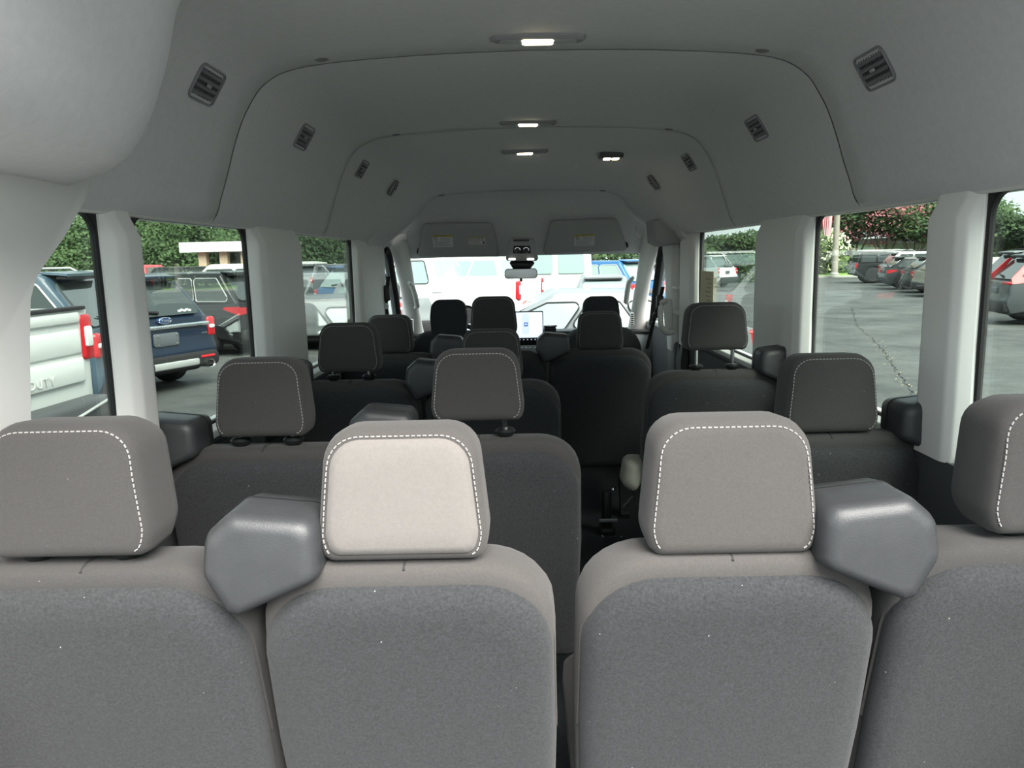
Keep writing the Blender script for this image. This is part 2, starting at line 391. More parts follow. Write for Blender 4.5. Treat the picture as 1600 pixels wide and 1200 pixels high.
def headrest(parent, hw, hh, z0, yb, th=.125, face=None, cloth=None, stitch=True, posts=0, front=False):
    """z0 = bottom, yb = back face; local to the seat root"""
    cloth = cloth or m_fab
    if front: o = rpoly([(-hw*.93, 0), (hw*.93, 0), (hw, hh*.5), (hw*.9, hh), (-hw*.9, hh), (-hw, hh*.5)], [.02, .02, .1, .055, .055, .1], 6)
    else: o = rpoly([(-hw*.93, 0), (hw*.93, 0), (hw, .03), (hw*.87, hh), (-hw*.87, hh), (-hw, .03)], [.018, .018, .05, .046, .046, .05], 6)
    lean = lambda b: -.05*b*b/.18
    fn = lambda a, b, d: (a, yb+d+(b*.12 if front else b*.03)-lean(b)*0+max(0, b-hh*.6)*.12, z0+b-.10*max(0, d-.03)*(b/hh))
    g = G()
    if face is not None: Lb = [(.013, .0005), (.007, .003), (.002, .010), (0, .026), (0, th*.6), (.008, th*.85), (.026, th)]
    else: Lb = [(.02, -.002), (.012, .0), (.007, .003), (.002, .010), (0, .026), (0, th*.6), (.008, th*.85), (.026, th)]
    g.pillow(o, Lb, fn); hr = g.build('headrest', cloth, parent, smooth=60)
    if face is not None:
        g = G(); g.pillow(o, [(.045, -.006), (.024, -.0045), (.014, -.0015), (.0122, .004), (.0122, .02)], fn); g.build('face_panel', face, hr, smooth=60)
    if stitch:
        p = shrink(o, .0095); n = len(p)
        i0 = max(range(n), key=lambda i: p[i][0]-p[i][1]*3); i1 = min(range(n), key=lambda i: p[i][0]+p[i][1]*3)
        path = p[i0:i1+1] if i1 > i0 else p[i0:]+p[:i1+1]
        dashes(path, 5.0e-3, .0026, .0008, .0018, lambda a, b, h: (lambda q: (q[0], q[1]-.0005-h, q[2]))(fn(a, b, .0022))).build('stitching', m_stitch, hr, smooth=0)
    return hr
def hinge(parent, sg, hw, zs, yb):
    """moulded belt-guide cover clipped over one shoulder; sg = which shoulder"""
    o = [(-.082, .030), (.03, .042), (.064, .012), (.070, -.04), (.040, -.094), (.026, -.098), (-.085, -.05)]
    o = rpoly(o, [.024, .022, .026, .03, .008, .008, .02], 5)
    cx = sg*(hw-.014)
    fn = lambda a, b, d: (cx+sg*a, yb+d+b*.05, zs+.045+b-.03*max(0, d-.02))
    g = G(); g.pillow(o, [(.022, -.006), (.011, -.004), (.003, .004), (0, .016), (0, .085), (.004, .115), (.02, .13)], fn)
    h = g.build('belt_guide_cover', m_hinge, parent, smooth=55)
    g = G(); g.pillow(inset(o, -.0012), [(0, .078), (0, .082)], fn); g.build('split_line', m_black, h)
    return h
def seat(label, cx, Yb, zs, hw, group, hr=None, hinge_side=0, tilt=13, row=4, post=0, face=None, cloth=None, hrx=0, side_seam=False):
    """cx centre, Yb back face at shoulder height, zs shoulder height; hr = (bottom, top) of the headrest"""
    cloth = cloth or m_fab
    a = math.radians(tilt); zp = -1.02; H = (zs-zp)/math.cos(a)
    root = empty('passenger_seat', (cx, Yb+H*math.sin(a), FLOOR), label=label, cat='seat', group=group)
    zp -= FLOOR; sa, ca = math.sin(a), math.cos(a); zs2 = zs-FLOOR; yb = -H*sa
    T = lambda u, h, t: (u, -h*sa+t*ca, zp+h*ca+t*sa)         # across, up the back, thickness (forward)
    bw = hw*.965
    o = rpoly([(-bw, 0), (bw, 0), (hw, H*.55), (hw*.985, H), (-hw*.985, H), (-hw, H*.55)], [.03, .03, .3, .10, .10, .3], 7)
    g = G(); g.pillow(o, [(.03, .006), (.012, .008), (.004, .016), (0, .03), (0, .085), (.006, .11), (.02, .13), (.05, .145)], lambda u, h, t: T(u, h-.30*max(0, t-.02)*max(0, h-H*.7)/(H*.3), t))
    bk = g.build('backrest', cloth, root, smooth=60)
    H2 = H-.026
    o = rpoly([(-bw*.985, .01), (bw*.985, .01), (hw*.985, H*.55), (hw*.965, H2), (-hw*.965, H2), (-hw*.985, H*.55)], [.02, .02, .3, .105, .105, .3], 8)
    g = G(); g.pillow(o, [(.05, -.020), (.02, -.017), (.008, -.010), (.002, .0), (0, .012), (.003, .02)], T)
    bp = g.build('back_panel', m_vel, root, smooth=60)
    g = G(); q = inset(o, -.001); g.tube([T(u, h, .018) for u, h in q if h > .1], .0022, 5, cap=True); g.build('welt', m_fab if cloth is m_fab else cloth, bp, smooth=60)
    g = G(); g.tube([T(0, H-.006, .012), T(0, H-.0015, .03), T(0, H-.008, .045), T(0, H-.02, .085)], .0016, 5); g.build('seam', m_seam, bk)
    # cushion and frame
    g = G(); o = rrect(-hw*.98, hw*.98, .05, .50, .06, 5); zc = FLOOR*0+.30
    g.pillow(o, [(.03, zc), (.005, zc+.02), (0, zc+.05), (.004, zc+.10), (.03, zc+.13), (.07, zc+.14)], lambda x, y, d: (x, y, d-.06*(y-.2)*0)); g.build('cushion', cloth, root, smooth=60)
    g = G(); g.rbox(-hw*.8, hw*.8, .06, .46, zc-.05, zc+.01, .01, ax='z'); g.build('seat_frame', m_black, root)
    for sx in (-1, 1):
        g = G(); g.loft([[(sx*hw*.55+b, y, z) for b, y in ((-.02, y0), (.02, y0), (.02, y1), (-.02, y1))] for z, y0, y1 in ((0, .0, .10), (.02, .0, .10), (.03, .02, .08), (zc-.04, .08, .16))]); g.build('leg', m_black, root)
    if hr:
        z0, z1 = hr[0]-FLOOR, hr[1]-FLOOR
        y0 = yb+.012
        h = headrest(root, .115 if row == 5 else .108, z1-z0, z0, y0, face=face, cloth=cloth); h.location.x = hrx
        for sx in (-1, 1):
            g = G(); g.tube([(sx*.062, y0+.042, z0+.03), (sx*.062, y0+.042, zs2-.05)], .0065, 10); g.build('post', m_chrome, h)
            g = G(); zz = zs2+.012; g.lathe([(.008, .012), (.019, .010), (.0245, .004), (.022, -.002), (.012, -.012)], lambda p, q, d: (sx*.062+p, y0+.042+q, zz+d), 18); g.build('post_collar', m_black, h)
    if hinge_side: hinge(root, hinge_side, hw, zs2, yb-.012)
    return root
G5, G4, G3, G2 = 'seats of the rear row', 'seats of the fourth row', 'seats of the third row', 'seats of the second row'
# rear row
seat('charcoal rear-row seat with grey headrest beside the left rear window', -.643, .955, -.40, .218, G5, (-.385, -.203), 0, row=5, hrx=-.016)
seat('rear-row seat whose headrest has a pale face, hinge cover on its left shoulder', -.21, .955, -.405, .205, G5, (-.398, -.218), -1, face=m_pale, cloth=m_warm, row=5)
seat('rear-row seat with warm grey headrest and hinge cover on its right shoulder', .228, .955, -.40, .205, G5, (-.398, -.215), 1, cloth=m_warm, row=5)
seat('charcoal rear-row seat cut off by the right edge beside the right rear window', .652, .955, -.39, .213, G5, (-.378, -.198), 0, row=5, hrx=.024)
# fourth row
seat('dark seat with raised headrest directly ahead of the rear-row seat by the left window', -.645, 1.70, -.425, .24, G4, (-.396, -.214), -1)
seat('dark aisle seat with stitched headrest directly ahead of the pale-faced headrest', -.148, 1.70, -.415, .24, G4, (-.369, -.204), -1)
seat('dark single seat by the right middle window with hinge cover on the window side', .660, 1.70, -.42, .244, G4, (-.413, -.233), 1)
# third row
seat('dark third-row seat by the left front side window, headrest on short posts', -.632, 2.57, -.41, .238, G3, (-.375, -.207), -1)
seat('dark third-row aisle seat mostly hidden behind the stitched aisle headrest', -.145, 2.57, -.42, .238, G3, (-.41, -.238), -1)
seat('single dark seat with headrest raised high on two chrome posts beside the sliding door', .62, 2.57, -.40, .238, G3, (-.327, -.165), 1)
# second row
seat('dark second-row seat beside the left pillar behind the driver seat', -.642, 3.46, -.425, .238, G2, (-.42, -.245), 0)
seat('dark second-row middle seat whose raised headrest overlaps the touch screen', -.163, 3.46, -.425, .238, G2, (-.345, -.172), -1)
seat('dark second-row seat in front of the passenger seat facing the centre aisle', .322, 3.46, -.425, .238, G2, (-.425, -.25), -1)
# front seats
def front_seat(label, cx):
    root = empty('front_seat', (cx, 4.5, FLOOR), label=label, cat='seat', group='front seats')
    a = math.radians(12); sa, ca = math.sin(a), math.cos(a); zp = .3; H = .55
    T = lambda u, h, t: (u, -h*sa+t*ca, zp+h*ca+t*sa)
    o = rpoly([(-.22, 0), (.22, 0), (.245, .3), (.215, H), (-.215, H), (-.245, .3)], [.05, .05, .3, .12, .12, .3], 7)
    g = G(); g.pillow(o, [(.06, -.02), (.02, -.012), (.004, .01), (0, .03), (0, .09), (.01, .12), (.05, .14)], T); g.build('backrest', m_front, root, smooth=60)
    headrest(root, .108, .205, zp+H*ca-.005, -H*sa+.03, cloth=m_front, stitch=False, front=True)
    for sx in (-1, 1):
        g = G(); g.tube([(sx*.06, -H*sa+.09, zp+H*ca+.05), (sx*.06, -H*sa+.09, zp+H*ca-.05)], .007, 10); g.build('post', m_chrome, root)
    g = G(); g.pillow(rrect(-.24, .24, 0, .5, .06, 5), [(.03, .25), (0, .28), (0, .36), (.03, .40)], lambda x, y, d: (x, y, d)); g.build('cushion', m_front, root, smooth=60)
    g = G(); g.rbox(-.2, .2, .03, .45, 0, .26, .02, ax='z'); g.build('pedestal', m_black, root)
front_seat('tall black driver seat behind the left half of the windscreen', -.455)
front_seat('tall black front passenger seat behind the right half of the windscreen', .43)
# ------------------------------------------------------------------ fittings on the ceiling
def on_roof(u, v, y0=1.2, y1=4.6):
    best = None
    for k in range(700):
        Y = y0+(y1-y0)*k/699; p = at(u, v, Y); R = roof(Y, 0)
        for i in range(1, len(R)):
            ax, az, bx, bz = R[i-1][0], R[i-1][2], R[i][0], R[i][2]
            L = (bx-ax)**2+(bz-az)**2; t = max(0, min(1, ((p.x-ax)*(bx-ax)+(p.z-az)*(bz-az))/L))
            d = math.hypot(p.x-ax-t*(bx-ax), p.z-az-t*(bz-az))
            if best is None or d < best[0]: best = (d, Y, Vector((bx-ax, 0, bz-az)).normalized(), Vector((ax+t*(bx-ax), Y, az+t*(bz-az))))
    return best[1:]
def local(o, M4): o.matrix_world = M4
m_ventf = mat('vent_frame_grey', (.20, .205, .215), .45)
m_ventd = mat('vent_dark', (.035, .036, .042), .5)
m_ventl = mat('vent_louvre', (.10, .102, .11), .45)
names = ['rearmost', 'second from the rear', 'third from the rear', 'frontmost']
for side_n, pix in (('left', [(322, 132), (475, 214), (565, 264), (617, 295)]), ('right', [(1368, 107), (1183, 200), (1077, 253), (1018, 286)])):
    for k, (u, v) in enumerate(pix):
        Y, tan, P = on_roof(u, v)
        yv = Vector((0, 1, 0)); nrm = tan.cross(yv)
        if nrm.z > 0: nrm = -nrm
        up = tan if tan.z > 0 else -tan
        Mx = frame(P, (yv if side_n == 'left' else -yv), up)
        if (Mx.col[2].to_3d()).dot(nrm) < 0: Mx = frame(P, -Mx.col[0].to_3d(), up)
        r = empty('air_vent', label='square grey air vent on the %s ceiling cove, %s of four' % (side_n, names[k]), cat='vent', group='ceiling air vents')
        r.matrix_world = Mx
        s = .046; sx_ = .068
        o = rpoly([(-sx_, -s*.92), (sx_, -s*.92), (sx_, s*.92), (-sx_, s*.92)], .016, 5)
        g = G(); i2 = inset(o, .0055); fz = lambda q, z: [(a, b, z) for a, b in q]
        g.loft([fz(o, -.006), fz(o, .004), fz(inset(o, .0015), .006), fz(inset(o, .0045), .006), fz(i2, .003), fz(i2, -.006)], True, False, True); g.build('frame', m_ventf, r)
        g = G(); g.loft([fz(i2, .0002), fz(inset(o, .0075), .0005)], True, True); g.build('back_plate', m_ventd, r)
        for j in range(4):
            zc = -.024+j*.0155
            g = G(); g.add([(-sx_*.86, zc-.001, .008), (sx_*.86, zc-.001, .008), (sx_*.86, zc+.005, .002), (-sx_*.86, zc+.005, .002), (-sx_*.86, zc-.0035, .006), (sx_*.86, zc-.0035, .006), (sx_*.86, zc+.003, .0), (-sx_*.86, zc+.003, .0)], [(0, 1, 2, 3), (4, 5, 6, 7), (0, 1, 5, 4), (2, 3, 7, 6), (0, 3, 7, 4), (1, 2, 6, 5)]); g.build('louvre', m_ventf, r)
        g = G()
        for j in range(9): g.box(-.048+j*.012-.001, -.048+j*.012+.001, -.031, .031, .0005, .003)
        g.build('vanes', m_ventl, r)
        g = G(); g.rbox(-.008, .008, -.0035, .004, .004, .0105, .0015, ax='z'); g.build('thumb_tab', mat('tab_grey', (.4, .4, .41), .5), r)
m_lens = mat('frosted_lens', (.40, .42, .42), .35)
m_lampg = mat('lamp_housing_grey', (.30, .305, .31), .5)
m_glow = mat('warm_bulb_lens', (1, .95, .8), .4, emit=((1, .82, .52), 9))
m_bulb = mat('bright_bulb', (1, 1, 1), .4, emit=((1, .93, .8), 40))
for k, (u, v, wd, lab) in enumerate([(840, 57, .232, 'long dome lamp glowing warm on the ceiling nearest the camera'), (825, 190, .23, 'long dome lamp glowing on the ceiling just behind the second seam'), (820, 236, .23, 'small distant dome lamp glowing in the middle of the front ceiling panel')]):
    Y, tan, P = on_roof(u, v)
    r = empty('dome_lamp', label=lab, cat='ceiling lamp', group='dome lamps along the ceiling')
    up = tan if tan.x > 0 else -tan
    r.matrix_world = frame(P, up, (0, -1, 0)) if False else frame(P, -up, (0, 1, 0))      # local z points down
    if r.matrix_world.col[2].z > 0: r.matrix_world = frame(P, up, (0, 1, 0)) @ Matrix.Rotation(PI, 4, 'X')
    h = wd/2; fz = lambda q, z: [(a, b, z) for a, b in q]
    o = rrect(-h, h, -.028, .028, .022, 6)
    g = G(); g.loft([fz(o, -.008), fz(o, .004), fz(shrink(o, .003), .008), fz(shrink(o, .010), .012), fz(shrink(o, .014), .009)]); g.build('housing', m_lampg, r)
    i = rrect(-h*.82, h*.82, -.017, .017, .015, 6)
    g = G(); g.loft([fz(i, .008), fz(i, .012), fz(shrink(i, .006), .0155)]); g.build('lens', m_lens, r)
    g = G(); q = rrect(-h*.34, h*.34, -.0175, .0175, .006, 4); g.loft([fz(q, .008), fz(q, .0145), fz(shrink(q, .005), .017)]); g.build('lit_window', m_glow, r)
    for sx in (-.028, .028):
        g = G(); g.lathe([(.001, .0185), (.005, .018), (.007, .0155)], lambda a, b, d: (sx+a, b, d), 10); g.build('bulb', m_bulb, r)
Y, tan, P = on_roof(955, 242)
r = empty('reading_lamp', label='small square twin reading lamp on the ceiling toward the right', cat='ceiling lamp')
r.matrix_world = Matrix.Translation(P) @ Matrix.Rotation(PI, 4, 'X')
fz = lambda q, z: [(a, b, z) for a, b in q]
o = rrect(-.058, .058, -.05, .05, .02, 5); g = G(); g.loft([fz(o, -.012), fz(o, .012), fz(shrink(o, .006), .018)]); g.build('housing', mat('lamp_housing_dark', (.09, .092, .09), .5), r)
for sx in (-1, 1):
    o = rrect(sx*.021-.017, sx*.021+.017, -.03, .03, .01, 4); g = G(); g.loft([fz(o, .012), fz(o, .0215), fz(shrink(o, .003), .0225)]); g.build('lens', m_glow if sx < 0 else mat('dim_warm_lens', (1, .9, .7), .4, emit=((1, .8, .5), 4)), r)

# ------------------------------------------------------------------ cab shell
cabL = [p for p in ()]
def wpost(name, pts, wds, m, parent, n=10, flat=.6, push=None):
    """tapering trim post along a 3-D path; wds = half widths across X"""
    rings = []
    for p, wd in zip(pts, wds):
        rings.append([(p[0]+wd*math.cos(2*PI*k/n), p[1]+wd*flat*math.sin(2*PI*k/n), p[2]) for k in range(n)])
    g = G(); g.loft(rings); return g.build(name, m, parent, smooth=60)
for sg, wall in ((-1, wall_l), (1, wall_r)):
    sx = sg
    # windscreen pillar trim
    wpost('windscreen_pillar', [(sx*.83, 4.93, .16), (sx*.815, 4.97, .08), (sx*.79, 5.02, -.02), (sx*.785, 5.14, -.16), (sx*.785, 5.3, -.33), (sx*.79, 5.42, -.46), (sx*.80, 5.5, -.62)], [.09, .075, .055, .05, .052, .06, .09], m_trim, wall, 14, .7)
    # door: lower card, window frame (dark rubber), glass
    g = G(); o = [(.93, FLOOR), (.885, FLOOR), (.865, -.9), (.86, -.6), (.875, -.47), (.93, -.46)]
    g.loft([[(sx*a, y, b) for a, b in o] for y in (4.3, 5.6)]); g.build('door_card', m_lower, wall)
    g = G(); g.rbox(*sorted((sx*.855, sx*.925)), 4.7, 5.55, -.475, -.44, .008, ax='y'); g.build('door_sill', m_trim, wall)
    pth = catmull([(sx*.875, 4.80, .065), (sx*.868, 4.86, .06), (sx*.862, 4.92, .02), (sx*.862, 5.0, -.09), (sx*.862, 5.09, -.22), (sx*.866, 5.19, -.36), (sx*.87, 5.27, -.47)], 4)
    g = G(); g.tube(pth, .026, 10); g.build('door_seal', m_rubber, wall, smooth=60)
    g = G(); g.tube([(p[0]+sx*.012, p[1]-.055, p[2]-.02) for p in pth], .012, 8); g.build('door_frame_edge', mat('grey_door_frame', (.2, .21, .22), .5), wall, smooth=60)
    we = empty('window_%d' % (7 if sg < 0 else 8), kind='structure', label='%s front door window' % ('left' if sg < 0 else 'right'))
    g = G(); g.poly([(4.6, .06), (4.84, .06), (5.0, -.11), (5.24, -.45), (4.6, -.45)], sx*.905, sx*.909, lambda a, b, d: (d, a, b)); g.build('pane', m_glass if False else m_clear, we)
    # head rail above the front door
    g = G(); o = rpoly([(.95, .32), (.95, .07), (.885, .055), (.845, .09), (.80, .16), (.77, .25), (.79, .32)], .02, 3)
    g.loft([[(sx*(a-.0), y, b) for a, b in o] for y in (4.2, 4.9)]+[[(sx*(a-.02), 5.02, b-.03*(b > .1)) for a, b in o]]); g.build('head_rail', m_liner, wall, smooth=60)
    # A-pillar grab handle
    hp = [at(*(q), 5.0+k*.03) for k, q in enumerate([(638, 441), (643, 446), (648, 462), (651, 478), (648, 480)] if sg < 0 else [(990, 433), (984, 440), (981, 455), (979, 471), (982, 473)])]
    g = G(); g.tube([tuple(q+Vector((-sg*.012, -.06, 0))) for q in hp], [.012, .017, .018, .017, .012], 8); h = g.build('grab_handle', m_trim, label='pale grab handle on the %s windscreen pillar' % ('left' if sg < 0 else 'right'), cat='handle', group='windscreen pillar handles', smooth=60)
    # demister grille at the pillar foot
    q = at(*((643, 509) if sg < 0 else (988, 499)), 5.22)
    r = empty('demister_grille', q, label='small slotted demister grille at the foot of the %s windscreen pillar' % ('left' if sg < 0 else 'right'), cat='vent', group='demister grilles')
    g = G(); g.rbox(-.012, .012, -.01, .03, -.045, .045, .004); g.build('plate', m_trim, r)
    for j in range(6):
        g = G(); g.box(-.009, .009, -.012, -.008, -.038+j*.014, -.031+j*.014); g.build('slot', m_black, r)
    # coat hook
    q = at(*((634, 370) if sg < 0 else (998, 363)), 4.7)
    g = G(); g.tube([q+Vector((-.014*sg, 0, .03)), q+Vector((-.02*sg, -.012, .0)), q+Vector((-.005*sg, -.014, -.03)), q+Vector((.012*sg, -.008, -.02))], .007, 8); g.build('coat_hook', m_trim, label='little coat hook at the %s end of the cab header' % ('left' if sg < 0 else 'right'), cat='hook', group='coat hooks', smooth=60)
# right B-pillar with the sliding-door gap
g = G(); rings = []
for z, y0, y1, x in ((-.56, 4.44, 4.64, .84), (-.42, 4.43, 4.66, .835), (-.25, 4.43, 4.64, .83), (-.1, 4.43, 4.70, .83), (.02, 4.43, 4.8, .835), (.09, 4.43, 4.83, .84), (.2, 4.43, 4.84, .845)):
    o = rpoly([(.95, y0), (.88, y0), (x, y0+.03), (x, y1-.04), (.88, y1), (.95, y1)], [0, .01, .02, .03, .01, 0], 3); rings.append([(a, b, z) for a, b in o])
g.loft(rings); g.build('door_pillar_trim', m_trim, wall_r, smooth=50)
g = G(); g.rbox(.85, .95, 4.43, 4.66, -1.2, -.5, .02, ax='z'); g.build('door_pillar_base', m_lower, wall_r)
g = G(); g.box(.90, .94, 4.3, 4.5, -1.2, .3); g.build('door_gap', m_black, wall_r)
g = G(); g.tube([(.885, 4.38, -1.0), (.885, 4.385, .02), (.87, 4.36, .14), (.82, 4.3, .24)], .022, 8); g.build('door_rubber', m_rubber, wall_r, smooth=60)
for z in (-.33, -.19):
    g = G(); g.rbox(.83, .90, 4.30, 4.43, z-.012, z+.012, .008); g.build('striker_cover', m_trim, wall_r)
g = G(); g.rbox(.875, .92, 4.30, 4.425, -.32, -.20, .01); g.build('striker_recess', m_black, wall_r)
# headliner end above the sliding door, its shade painted in as darker grey
q = [at(*p_, 4.42) for p_ in ((1019, 344), (1064, 334), (1064, 380), (1034, 385), (1021, 379))]
g = G(); o = rpoly([(p_.x, p_.z) for p_ in q], .012, 3); g.pillow(o, [(.012, 4.36), (.003, 4.37), (0, 4.39), (0, 4.62)], lambda a, b, d: (a, d, b)); g.build('shaded_headliner_end', mat('headliner_shade_grey', (.36, .365, .37), .8), wall_r, smooth=50)
# grab handle on that pillar
pp = [at(1040, 470, 4.38), at(1034, 474, 4.36), at(1032, 492, 4.35), at(1034, 512, 4.36), at(1043, 520, 4.37), at(1051, 518, 4.38)]
g = G(); g.tube(catmull([tuple(p_) for p_ in pp], 3), .016, 8); hh = g.build('grab_handle', m_trim, label='long pale grab handle on the pillar ahead of the sliding door', cat='handle', smooth=60)
g = G(); g.pillow(rpoly([(at(1036, 468, 4.4).x, at(1036, 468, 4.4).z), (at(1050, 466, 4.4).x, at(1050, 466, 4.4).z), (at(1052, 520, 4.4).x, at(1052, 520, 4.4).z), (at(1040, 518, 4.4).x, at(1040, 518, 4.4).z)], .015, 3), [(0, 4.42), (0, 4.40), (.006, 4.395)], lambda a, b, d: (a, d, b)); g.build('mount', m_trim, hh)
# front seat belts
for lab, pts in (('black seat belt hanging beside the left front door window', [(607, 432), (604, 455), (603, 478), (606, 500), (612, 520)]), ('black seat belt slanting across the right front door window', [(1036, 448), (1031, 470), (1024, 492), (1017, 520), (1011, 545)])):
    P3 = [at(*q, 4.60) for q in pts]
    r = empty('seat_belt', P3[0], label=lab, cat='seat belt', group='front seat belts'); o0 = P3[0]
    g = G(); rings = [[p_-o0+Vector(d) for d in ((-.011, 0, 0), (.011, 0, 0), (.011, .003, 0), (-.011, .003, 0))] for p_ in P3]; g.loft(rings); g.build('webbing', m_rubber, r)
    g = G(); p_ = P3[1]-o0; g.rbox(p_.x-.022, p_.x+.022, p_.y-.02, p_.y+.012, p_.z-.06, p_.z+.035, .01); g.build('height_adjuster', m_black, r)
    g = G(); p_ = P3[2]-o0; g.lathe([(.001, -.012), (.018, -.01), (.02, 0), (.001, .01)], lambda a, b, d: (p_.x+a, p_.y+d-.012, p_.z+b), 14); g.build('button', mat('white_button', (.7, .7, .7), .4) if 'left' in lab else m_black, r)
# windscreen
we = empty('window_9', kind='structure', label='wide windscreen at the far end of the cabin')
g = G(); rings = []
for y, z, xw in ((5.0, .05, .80), (5.15, -.08, .82), (5.45, -.33, .84), (5.75, -.58, .86)):
    rings.append([(xw*t/6, y+.02*(1-(t/6)**2), z) for t in range(-6, 7)])
g.loft(rings, False, False); g.build('pane', m_clear, we, smooth=60)
# dashboard
m_dash = mat('dash_grey', (.17, .175, .175), .6, bump=.1, bscale=500); m_dashd = mat('dash_black', (.014, .015, .016), .5)
dash = empty('dashboard', (0, 5.3, FLOOR), label='wide grey and black dashboard under the windscreen', cat='dashboard')
def dz(t): return -.515-.035*(abs(t)**2)*0
g = G(); rings = []
for k in range(21):
    x = -.86+1.72*k/20; b = .02*math.cos(x*1.6)
    rings.append([(x, yy-5.3, zz+b-FLOOR) for yy, zz in ((5.8, -.60), (5.5, -.53), (5.34, -.522), (5.30, -.53), (5.30, -.545), (5.5, -.62), (5.8, -.66))])
g.loft(rings); g.build('top_pad', m_dashd, dash, smooth=50)
g = G(); rings = []
for k in range(21):
    x = -.86+1.72*k/20; b = .02*math.cos(x*1.6)
    rings.append([(x, yy-5.3, zz+b-FLOOR) for yy, zz in ((5.5, -.55), (5.31, -.545), (5.24, -.60), (5.22, -.70), (5.26, -.85), (5.35, -1.1), (5.6, -1.1))])
g.loft(rings); g.build('fascia', m_dash, dash, smooth=50)
g = G(); g.rbox(-.17, .10, -.14, .1, -.80-FLOOR, -.66-FLOOR, .02); g.build('centre_stack', m_dashd, dash)
for j in range(5):
    p_ = at(815+j*7, 544, 5.155); g = G(); g.rbox(p_.x-.008, p_.x+.008, p_.y-5.3-.006, p_.y-5.3+.02, p_.z-.004-FLOOR, p_.z+.004-FLOOR, .002); g.build('button', mat('button_grey', (.35, .36, .37), .5), dash)
p_ = at(844, 539, 5.14); g = G(); g.lathe([(.001, -.02), (.012, -.02), (.014, -.012), (.014, .03)], lambda a, b, d: (p_.x+a, p_.y-5.3+d, p_.z+b-FLOOR), 16); g.build('volume_knob', mat('pale_knob', (.75, .75, .75), .35, emit=((1, 1, 1), .3)), dash)
# dash vents
p0 = at(850, 510, 5.2); p1 = at(869, 527, 5.2)
g = G(); g.rbox(p0.x, p1.x, -.13, .0, p1.z-FLOOR, p0.z-FLOOR, .008); dv = g.build('air_vent', m_dashd, dash)
for j in range(4):
    z = p1.z+.012+(p0.z-p1.z-.02)*j/3.4-FLOOR; g = G(); g.box(p0.x+.008, p1.x-.008, -.135, -.128, z, z+.004); g.build('slat', m_ventl, dv)
g = G(); g.rbox(p0.x-.004, p1.x+.006, -.137, -.09, p0.z-FLOOR-.002, p0.z-FLOOR+.011, .003); g.build('bright_bar', m_chrome, dv)
# touch screen
s0, s1 = at(786, 487, 5.08), at(849.5, 539, 5.08)
ts = empty('touch_screen', ((s0.x+s1.x)/2, 5.08, s1.z), label='wide lit touch screen standing on the centre of the dashboard', cat='screen')
W_, H_ = (s1.x-s0.x)/2, s0.z-s1.z
g = G(); g.rbox(-W_, W_, 0, .018, 0, H_, .005); g.build('bezel', m_black, ts)
b0 = at(849.5, 527, 5.08).z-s1.z
g = G(); g.poly(rrect(-W_+.006, W_-.006, b0, H_-.008, .004), -.0015, .002, lambda a, b, d: (a, d, b)); dsp = g.build('display', mat('lit_display', (.8, .9, 1), .3, emit=((.78, .89, 1), .85)), ts)
def flat(x0, x1, z0, z1, d, c, e, nm):
    g = G(); g.poly(rrect(x0, x1, z0, z1, .002), -.002-d, -.001, lambda a, b, dd: (a, dd, b)); g.build(nm, mat(nm+'_light', c, .3, emit=(c, e)), dsp)
mid = (b0+H_)/2
flat(.045, W_-.012, b0+.02, H_-.018, .0006, (.84, .92, 1), .95, 'side_card')
flat(-.01, .04, b0+.02, H_-.018, .0006, (.68, .80, .95), .8, 'centre_card')
flat(.004, .03, mid-.012, mid+.014, .0012, (.05, .16, .62), .7, 'blue_tile')
for j in range(2):
    g = G(); g.box(.009+j*.009, .015+j*.009, -.0042, -.003, mid-.004, mid+.006); g.build('tile_mark', mat('white_digit', (1, 1, 1), .4, emit=((.8, .9, 1), .9)), dsp)
for j in range(9):
    x = -W_+.03+j*(2*W_-.06)/8; g = G(); g.box(x-.004, x+.004, -.0015, .001, b0-.016, b0-.010); g.build('icon', mat('icon_white', (.8, .85, .9), .4, emit=((.8, .9, 1), .5)), ts)
for j in range(4):
    x = -.02+j*.035; g = G(); g.box(x-.007, x+.007, -.0032, -.001, b0+.010, b0+.012); g.build('caption_line', mat('caption_grey', (.35, .42, .5), .5, emit=((.4, .5, .6), .3)), dsp)
g = G(); g.tube([(.085+.016*math.cos(q*PI/10), -.003, mid+.004+.016*math.sin(q*PI/10)) for q in range(20)], .0012, 4, True); g.build('dial_icon', mat('pale_icon', (.6, .72, .85), .5, emit=((.6, .72, .85), .5)), dsp)
# steering wheel
sw = empty('steering_wheel', (-.455, 5.0, -.60), label='dark steering wheel half hidden behind the driver headrest', cat='steering wheel')
a_ = math.radians(28); T = lambda x, y, d: (x, y*math.sin(a_)+d*math.cos(a_), y*math.cos(a_)-d*math.sin(a_))
g = G(); g.tube([T(.19*math.cos(k*PI/16), .19*math.sin(k*PI/16), 0) for k in range(32)], .016, 8, True); g.build('rim', m_black, sw, smooth=60)
g = G(); g.pillow(rrect(-.07, .07, -.05, .06, .03), [(.01, -.02), (0, 0), (0, .05)], T); g.build('hub', m_dashd, sw)
for s_ in (-1, 1):
    g = G(); g.poly([(s_*.05, -.02), (s_*.18, -.01), (s_*.18, .02), (s_*.05, .02)], 0, .015, T); g.build('spoke', m_dashd, sw)
g = G(); g.tube([T(0, 0, .04), T(0, -.02, .35)], .03, 10); g.build('column', m_dashd, sw)

